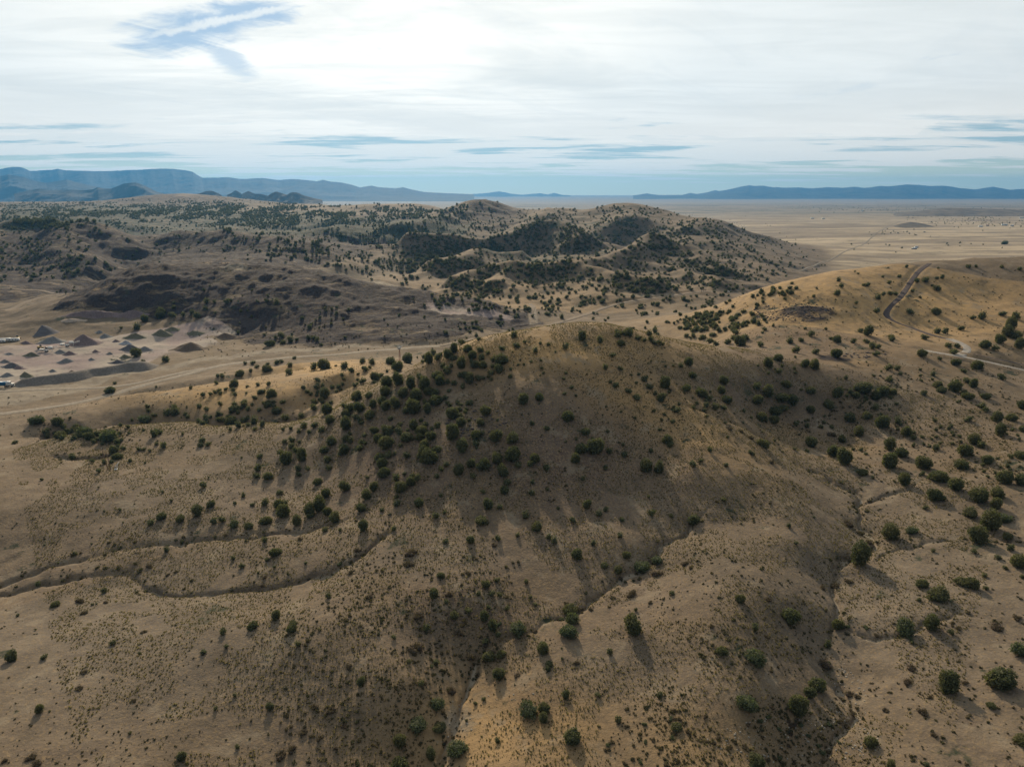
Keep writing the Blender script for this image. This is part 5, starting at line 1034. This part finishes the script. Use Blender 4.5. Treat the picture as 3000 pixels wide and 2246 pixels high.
PL = [(q1(305, 385), 88, .8, 'dark', 'tall dark gravel pile at the upper left of the yard', .38), (q1(335, 440), 84, .7, 'grey', 'broad grey gravel pile in front of the tall dark one', .26), (q1(545, 445), 118, .6, 'purple', 'widest purple brown gravel pile in the middle of the yard', .26),
 (q1(175, 450), 44, .6, 'purple', 'small purple gravel pile beside the white trailers', .25), (q1(640, 378), 26, .7, 'grey', 'little grey gravel cone behind the widest pile', .34), (q1(690, 408), 46, .6, 'grey', 'grey gravel pile right of the widest pile', .30),
 (q2(500, 435), 50, .6, 'olive', 'olive soil pile left of the conveyors', .28), (q2(985, 385), 44, .6, 'grey', 'grey gravel pile touching the purple one in mid yard', .28), (q2(1140, 420), 48, .6, 'purple', 'purple brown gravel pile below the conveyors', .30), (q2(1050, 535), 54, .5, 'grey', 'long grey gravel pile at the yard centre', .25),
 (q2(1565, 378), 30, .6, 'purple', 'purple gravel cone right of the yard centre', .34), (q2(1770, 412), 25, .6, 'grey', 'small grey gravel cone at the right of the yard', .34), (q2(1490, 503), 25, .6, 'grey', 'small grey gravel cone below the purple cone', .34),
 (q2(90, 548), 40, .6, 'grey', 'grey gravel pile at the left edge of the yard', .32), (q2(190, 620), 68, .5, 'dark', 'long dark gravel pile at the left of the yard', .26), (q2(330, 648), 47, .5, 'purple', 'purple gravel pile against the long dark one', .26), (q2(95, 775), 47, .6, 'grey', 'grey gravel pile nearest the truck at the left', .33), (q2(440, 770), 50, .6, 'olive', 'olive grey pile above the left end of the embankment', .33),
 (q2(850, 688), 27, .6, 'grey', 'lone small gravel cone at lower centre of the yard', .32), (q2(1160, 695), 20, .6, 'brown', 'tiny brown soil heap on the embankment edge', .3), (q2(1890, 208), 28, .6, 'purple', 'small purple gravel cone at the upper right', .32), (q2(2020, 240), 42, .6, 'pale', 'pale blue grey gravel pile near the yard road', .30),
 (q2(830, 318), 24, .6, 'brown', 'brown soil heap between the conveyors', .32), (q2(140, 415), 36, .6, 'grey', 'flat grey spoil heap at the left edge', .2), (q1(850, 488), 84, .45, 'dark', 'dark brown soil mound, longest on the right of the yard', .22), (q1(945, 488), 46, .6, 'grey', 'grey gravel pile right of the dark mound', .26),
 (q1(755, 578), 62, .4, 'dark', 'dark brown soil mound above the embankment', .22), (q1(820, 540), 50, .6, 'olive', 'olive gravel pile behind the dark mound', .25), (q1(865, 410), 72, .5, 'olive', 'broad olive soil pile by the quarry ramp', .24), (q1(1055, 390), 74, .5, 'olive', 'olive soil bank below the ramp bushes', .25),
 (q1(1115, 360), 54, .6, 'olive', 'grey olive heap behind the soil bank', .22), (q1(1215, 488), 132, .45, 'brown', 'very broad brown soil heap right of the yard', .20), (q1(1275, 385), 60, .5, 'olive', 'small olive heap before the cut face', .18), (q1(1420, 494), 22, .6, 'purple', 'tiny purple heap alone on the grass', .18),
 (q1(1480, 410), 96, .35, 'brown', 'long red brown spoil bank under the right cut face', .16), (q1(600, 262), 170, .3, 'purple', 'upper terrace bank of purple rubble', .10), (q1(860, 262), 120, .3, 'purple', 'right half of the purple rubble terrace', .12), (q1(480, 300), 90, .3, 'tan', 'pale tan rubble on the lower terrace', .08)]
for i, (p, w, asp, c, lb, k) in enumerate(PL): pile(p[0], p[1], w, asp, c, lb, i + 1, k)
def embankment():
    top = [q1(45, 700), q1(120, 693), q1(330, 668), q1(480, 648), q1(590, 632), q1(700, 618), q1(800, 600), q1(900, 590), q1(960, 600)]
    L = smooth_line(hit([p[0] for p in top], [p[1] + 14 for p in top])[:, :2], 3.); n = len(L); T = np.gradient(L, axis=0); T /= np.hypot(T[:, 0], T[:, 1])[:, None]; N = np.stack([-T[:, 1], T[:, 0]], -1)
    offs = np.array([-15, -11, -7, -3.4, -1.2, 1.2, 3.5, 7, 11]); hh = np.array([-.4, 1.3, 3.4, 5.2, 5.6, 5.4, 3.6, 1.6, -.4]); s = np.linspace(0, 1, n); prof = sst(s, 0, .12) * sst(1 - s, 0, .10) * (.72 + .4 * s)
    Pn = L[:, None] - N[:, None] * offs[None, :, None] * (.5 + .5 * prof[:, None, None]); g = ground(Pn[..., 0].ravel(), Pn[..., 1].ravel()).reshape(Pn.shape[:2])
    z = g + hh[None] * prof[:, None] + .35 * fbm(Pn[..., 0] / 3, Pn[..., 1] / 3, 9, 3) - .1
    if N[:, 1].mean() > 0: pass
    v = np.concatenate([Pn, z[..., None]], -1).reshape(-1, 3); o = put_mesh('embankment', v, grid_faces(n, len(offs)), [pile_mat('rubble', (.098, .086, .074))]); o['label'] = 'long grey rubble embankment between the yard and the road'; o['category'] = 'embankment'
embankment()

# crushing plant and vehicles in the yard
def conveyor(px, py, L, rz, label, mat):
    e = root('conveyor', spot_on(px, py), rz, label, 'conveyor', 'gravel conveyors in the quarry yard')
    part(e, 'belt_frame', join([bar((-L / 2, -.6, 1.2), (L / 2, -.6, 4.6), .16), bar((-L / 2, .6, 1.2), (L / 2, .6, 4.6), .16), bar((-L / 2, -.6, .7), (L / 2, -.6, 3.9), .10), bar((-L / 2, .6, .7), (L / 2, .6, 3.9), .10)] + [bar((-L / 2 + L * k / 8, -.6, 1.2 + 3.4 * k / 8), (-L / 2 + L * k / 8, .6, 1.2 + 3.4 * k / 8), .07) for k in range(9)]), mat)
    part(e, 'belt', prism([(-L / 2, 1.3), (L / 2, 4.7), (L / 2, 4.85), (-L / 2, 1.45)], -.5, .5), DARK)
    part(e, 'hopper', box(-L / 2 + .5, 0, 2.1, 2.4, 2.4, 1.4, 1.5), mat); part(e, 'screen_box', box(L * .05, 0, 3.6, 3.2, 2.0, 1.8), mat); part(e, 'engine_housing', box(-L * .2, 0, 1.1, 2.8, 1.8, 1.3), mat)
    for x in (-L * .3, L * .12):
        for y in (-.8, .8): part(e, 'leg', bar((x, y, -.3), (x + .6, y * .75, 2.6), .11), mat)
    for x in (-L * .22, -L * .12): part(e, 'wheel', disc2(x, -.9, .5, .5, .35), TYRE); part(e, 'wheel', disc2(x, .9, .5, .5, .35), TYRE)
conveyor(*q2(1150, 300), 15, .25, 'white gravel conveyor beside the widest purple pile', WHITE); conveyor(*q2(810, 385), 13, .35, 'white gravel conveyor nearer the camera, left of the grey piles', WHITE)
def trailer(px, py, L, rz, label):
    e = root('office_trailer', spot_on(px, py), rz, label, 'trailer', 'white trailers at the left of the yard')
    part(e, 'body', box(0, 0, 1.9, L, 2.6, 2.5), WHITE); part(e, 'roof', prism([(-L / 2 - .1, 3.17), (L / 2 + .1, 3.17), (L / 2, 3.4), (-L / 2, 3.4)], -1.4, 1.4), ROOFW)
    for x in (-L * .25, .1, L * .28): part(e, 'window', box(x, -1.32, 2.1, 1.1, .06, .8), GLASS)
    part(e, 'door', box(L * .42, -1.32, 1.65, .9, .06, 1.9), STEEL); part(e, 'undercarriage', box(0, 0, .5, L * .9, 2.0, .3), DARK)
    for x in (-1.0, 1.0): part(e, 'wheel', disc2(x, -1.1, .4, .4, .3), TYRE)
trailer(*q2(85, 225), 9, .35, 'white office trailer at the left edge of the yard'); trailer(*q2(220, 225), 11, .1, 'longer white trailer right of the first one'); trailer(*q2(20, 250), 7, .4, 'short white trailer cut by the left edge')
def loader(px, py, rz, label):
    e = root('wheel_loader', spot_on(px, py), rz, label, 'loader', 'tan loaders in the yard')
    part(e, 'body', join([box(-1.6, 0, 1.9, 2.8, 2.0, 1.3), box(.6, 0, 1.4, 2.2, 1.4, .7)]), TANP); part(e, 'cab', box(-.2, 0, 3.0, 1.5, 1.5, 1.5, .85), GLASS); part(e, 'lift_arm', join([bar((.4, -.6, 1.9), (3.4, -.6, 1.0), .18), bar((.4, .6, 1.9), (3.4, .6, 1.0), .18)]), TANP)
    part(e, 'bucket', prism([(3.2, .3), (4.6, .2), (4.7, .5), (3.9, 1.6), (3.3, 1.6)], -1.4, 1.4), DARK)
    for x in (-1.9, 1.2):
        for y in (-1.1, 1.1): part(e, 'wheel', disc2(x, y, .8, .8, .6), TYRE)
loader(*q2(670, 340), .4, 'tan wheel loader above the olive soil pile'); loader(*q2(285, 185), 2.8, 'tan wheel loader behind the white trailers')
def truck():
    p = at_Y(8, 1134, 477); z = float(ground(np.array([p[0]]), np.array([p[1]]))[0]) + .1; e = root('semi_truck', (p[0], p[1], z), .12, 'semi truck with white cab and long blue tipping trailer', 'truck')
    tr = part(e, 'trailer_bed', join([prism([(-11, 1.5), (2.2, 1.5), (2.6, 3.9), (-11.3, 3.9)], -1.28, 1.28)]), BLUE); part(tr, 'side_ribs', join([box(-10.4 + 1.5 * k, -1.33, 2.7, .14, .09, 2.2) for k in range(9)]), DARK); part(e, 'chassis', box(-2, 0, 1.1, 17, .9, .35), DARK)
    cb = part(e, 'cab', join([prism([(3.2, 1.2), (7.6, 1.2), (7.7, 2.4), (6.0, 2.6), (5.5, 3.9), (3.2, 4.1)], -1.2, 1.2)]), WHITE)
    part(cb, 'windscreen', prism([(5.56, 3.75), (5.98, 2.75), (6.04, 2.78), (5.62, 3.78)], -1.05, 1.05), GLASS); part(cb, 'side_window', box(4.9, -1.21, 3.2, .8, .04, .7), GLASS); part(cb, 'grille', box(7.68, 0, 1.8, .08, 1.5, 1.0), DARK); part(cb, 'bumper', box(7.8, 0, .9, .25, 2.4, .45), STEEL)
    for y in (-.8, .8): part(cb, 'headlight', box(7.7, y * 1.2, 1.9, .1, .35, .3), GLASS)
    for x in (-9.6, -8.4, -7.2, 2.2, 3.5, 6.7):
        for y in (-1.05, 1.05): part(e, 'wheel', disc2(x, y, .52, .52, .4), TYRE)
truck()
def pickup(px, py, Y, rz, label):
    p = at_Y(px, py, Y); z = float(ground(np.array([p[0]]), np.array([p[1]]))[0]) + .38; e = root('pickup_truck', (p[0], p[1], z), rz, label, 'pickup truck')
    b = part(e, 'body', join([prism([(-2.9, .55), (2.9, .55), (2.9, 1.15), (1.5, 1.3), (-2.9, 1.3)], -.98, .98), prism([(-.9, 1.3), (1.4, 1.3), (.8, 1.95), (-.7, 1.95)], -.85, .85)]), WHITE)
    part(b, 'side_window', prism([(-.75, 1.36), (1.1, 1.36), (.7, 1.86), (-.6, 1.86)], -.88, -.86), GLASS); part(b, 'windscreen', prism([(1.42, 1.36), (.88, 1.9), (.92, 1.92), (1.47, 1.38)], -.75, .75), GLASS)
    for x in (-1.9, 1.9):
        for y in (-.88, .88): part(e, 'wheel', disc2(x, y, .42, .42, .28), TYRE)
pickup(2130, 855, 873, .18, 'white pickup driving on the valley road below the tree covered hills')

# windmill
def windmill():
    p = spot_on(1172, 1063); e = root('windmill', p, -.35, 'water pumping windmill on a slim red brown tower above the junipers', 'windmill'); H = 12.0
    tw = [bar((x * .75, y * .75, -.3), (x * .12, y * .12, H), .07) for x in (-1, 1) for y in (-1, 1)]
    for k in range(7):
        a = .75 - .63 * k / 7; b_ = .75 - .63 * (k + 1) / 7; z0 = H * k / 7; z1 = H * (k + 1) / 7
        for s in (-1, 1): tw += [bar((-a, s * a, z0), (b_, s * b_, z1), .04, 4), bar((s * a, -a, z0), (s * b_, b_, z1), .04, 4), bar((-b_, s * b_, z1), (b_, s * b_, z1), .04, 4)]
    part(e, 'tower', join(tw), RUST)
    bl = []
    for k in range(16):
        a = k * 2 * math.pi / 16; c, s = math.cos(a), math.sin(a); c2, s2 = math.cos(a + .26), math.sin(a + .26)
        v = np.array([(.5 * c, -.75, .5 * s + H), (1.75 * c, -.85, 1.75 * s + H), (1.75 * c2, -.6, 1.75 * s2 + H), (.5 * c2, -.62, .5 * s2 + H)]); v = np.vstack([v, v + (0, .03, 0)])
        bl.append((v, np.array([(0, 1, 2), (0, 2, 3), (4, 6, 5), (4, 7, 6), (0, 4, 5), (0, 5, 1), (1, 5, 6), (1, 6, 2), (2, 6, 7), (2, 7, 3), (3, 7, 4), (3, 4, 0)])))
    rot = part(e, 'rotor', join(bl), STEEL); part(rot, 'rim', tube([(1.2 * math.cos(a), -.72, 1.2 * math.sin(a) + H) for a in np.linspace(0, 6.283, 25)], [.03] * 25, 4), DARK); part(e, 'gearbox', box(0, -.2, H, .35, .9, .4), STEEL); part(e, 'tail_vane', join([bar((0, .2, H), (.5, 2.2, H), .04), box(.62, 2.6, H, .04, 1.2, .9)]), STEEL)
windmill()
# poles
def pole(px0, py0, px1, py1, label, arm=False, grp=None, Y=None, hgt=None):
    p = spot_on(px0, py0) if Y is None else np.array(at_Y(px0, py0, Y)); 
    if Y is not None: p[2] = float(ground(np.array([p[0]]), np.array([p[1]]))[0])
    f = p[1] * CT + (CAMZ - p[2]) * ST; lean = (px1 - px0) / F_ * f; H = hgt or (py0 - py1) / F_ * f / math.cos(PITCH + .05) * 1.02
    e = root('utility_pole', p, 0, label, 'utility pole', grp); part(e, 'pole', tube([(0, 0, -1), (lean * .5, 0, H * .5), (lean, 0, H)], [.19, .16, .12], 8), WOODM)
    if arm: part(e, 'crossarm', box(lean, 0, H - .6, 2.4, .14, .16), WOODM)
    else: part(e, 'top_cap', tube([(lean, 0, H - .02), (lean, 0, H + .14)], [.14, .06], 8), STEEL)
g_ = 'wooden poles on the left slope'
pole(317, 1376, 309, 1321, 'left one of the two leaning wooden poles above the gullies', False, g_, hgt=11); pole(325, 1375, 318, 1324, 'right one of the two leaning wooden poles above the gullies', False, g_, hgt=10.2)
g_ = 'utility poles beside the far bend of the road'
pole(2054, 864, 2054, 840, 'leftmost utility pole by the far bend of the road', True, g_, 845, 10); pole(2061, 863, 2061, 848, 'short utility pole between two taller ones by the road', True, g_, 850, 7.5); pole(2067, 861, 2067, 836, 'rightmost utility pole by the far bend of the road', True, g_, 855, 10.5)
def a_frame():
    p = spot_on(342, 1369); f = p[1] * CT + (CAMZ - p[2]) * ST; k = f / F_; e = root('anchor_frame', p, 0, 'white steel frame of two braced bars standing beside the poles', 'steel frame')
    a = (-.9, -.2, .1); top = (1.4, .1, 2.6); part(e, 'long_bar', bar(a, top, .13), WHITE); part(e, 'short_bar', bar((.7, .0, 1.7), (.5, -.5, -.1), .13), WHITE); part(e, 'foot_plate', box(.5, -.5, .08, .7, .5, .12), STEEL)
    p = spot_on(339, 1375); e = root('concrete_pad', p, .1, 'white box lying on the grass below the steel frame', 'box'); part(e, 'pad', box(0, 0, .15, 1.4, .9, .35, .94), WHITE); part(e, 'lid', box(0, 0, .345, 1.1, .6, .05), STEEL)
a_frame()
# far buildings on the plains
def house(px, py, L, W, H, rz, label, roof=ROOFW, wall=WALLM):
    e = root('barn', spot_on(px, py), rz, label, 'building', 'far buildings on the plains')
    part(e, 'wall', box(0, 0, H / 2 - .5, L, W, H + 1), wall); part(e, 'roof', (lambda v, f: (v[:, [1, 0, 2]] * (1, 1, 1), f[:, ::-1]))(*prism([(-W * .56, H), (0, H + W * .28), (W * .56, H), (W * .5, H - .05), (-W * .5, H - .05)], -L * .53, L * .53)), roof)
    for s in (-.3, 0, .3): part(e, 'window', box(L * s, -W / 2 - .05, H * .5, L * .09, .12, H * .3), GLASS)
    part(e, 'door', box(L * .15, -W / 2 - .06, H * .35, L * .08, .12, H * .7), DARK)
HS = [(1116, 590.5, 42, 22, 9, .1, 'long white barn with red end on the middle plain', ROOFW, ROOFR), (964, 589, 20, 14, 7, .4, 'white barn on the plain right of the twin cones', ROOFW, WALLM), (908, 583, 24, 16, 8, 0, 'white shed at the foot of the twin cone hills', ROOFW, WALLM), (1098, 592, 18, 12, 5, .3, 'small grey shed left of the long barn', STEEL, WALLM),
      (927, 567 + 8, 40, 24, 10, 0, 'pink roofed house far out on the left plain', ROOFR, WHITE), (1186, 573 + 3, 40, 20, 10, .2, 'white house far out below the mesa end', ROOFW, WHITE), (1158, 576, 34, 20, 9, .2, 'pale house left of the far white one', ROOFW, WALLM),
      (2684, 726, 14, 9, 4, .2, 'white house beside a tree row on the right plain', ROOFW, WHITE), (2678, 730, 16, 10, 3.5, .1, 'low dark shed just below the white plain house', STEEL, DARK), (2526, 619.5, 30, 18, 8, 0, 'white house under the dark tree belt', ROOFW, WHITE),
      (2872, 665, 24, 14, 5, .2, 'white barn at the edge of the far village', ROOFW, WHITE), (2942, 661, 34, 16, 5, .1, 'long pale blue roofed shed in the far village', STEEL, WALLM), (2964, 663, 22, 14, 5, .4, 'pale house right of the long blue shed', ROOFW, WALLM), (2892, 662, 20, 12, 5, .3, 'tan house between the village barns', ROOFR, WALLM), (2992, 640, 30, 16, 6, 0, 'white shed at the right edge of the far village', ROOFW, WHITE), (2380, 641, 26, 14, 5, .1, 'grey roofed farmhouse on the pale right plain', STEEL, WALLM), (2412, 642, 22, 14, 5, 0, 'low farm shed right of the farmhouse', STEEL, WALLM)]
for h in HS: house(h[0], h[1], h[2] * .75, h[3] * .75, h[4] * .75, *h[5:])
# one big leafy tree by itself on the right plain
p = spot_on(2943, 716); e = plant('cottonwood_tree', p, 19, 0, (('crown', OAKS[0][0]), ('trunk', OAKS[0][1])), 'tree', 'single big trees on the plain', 1.0); e['label'] = 'wide grey green tree standing alone on the right plain'
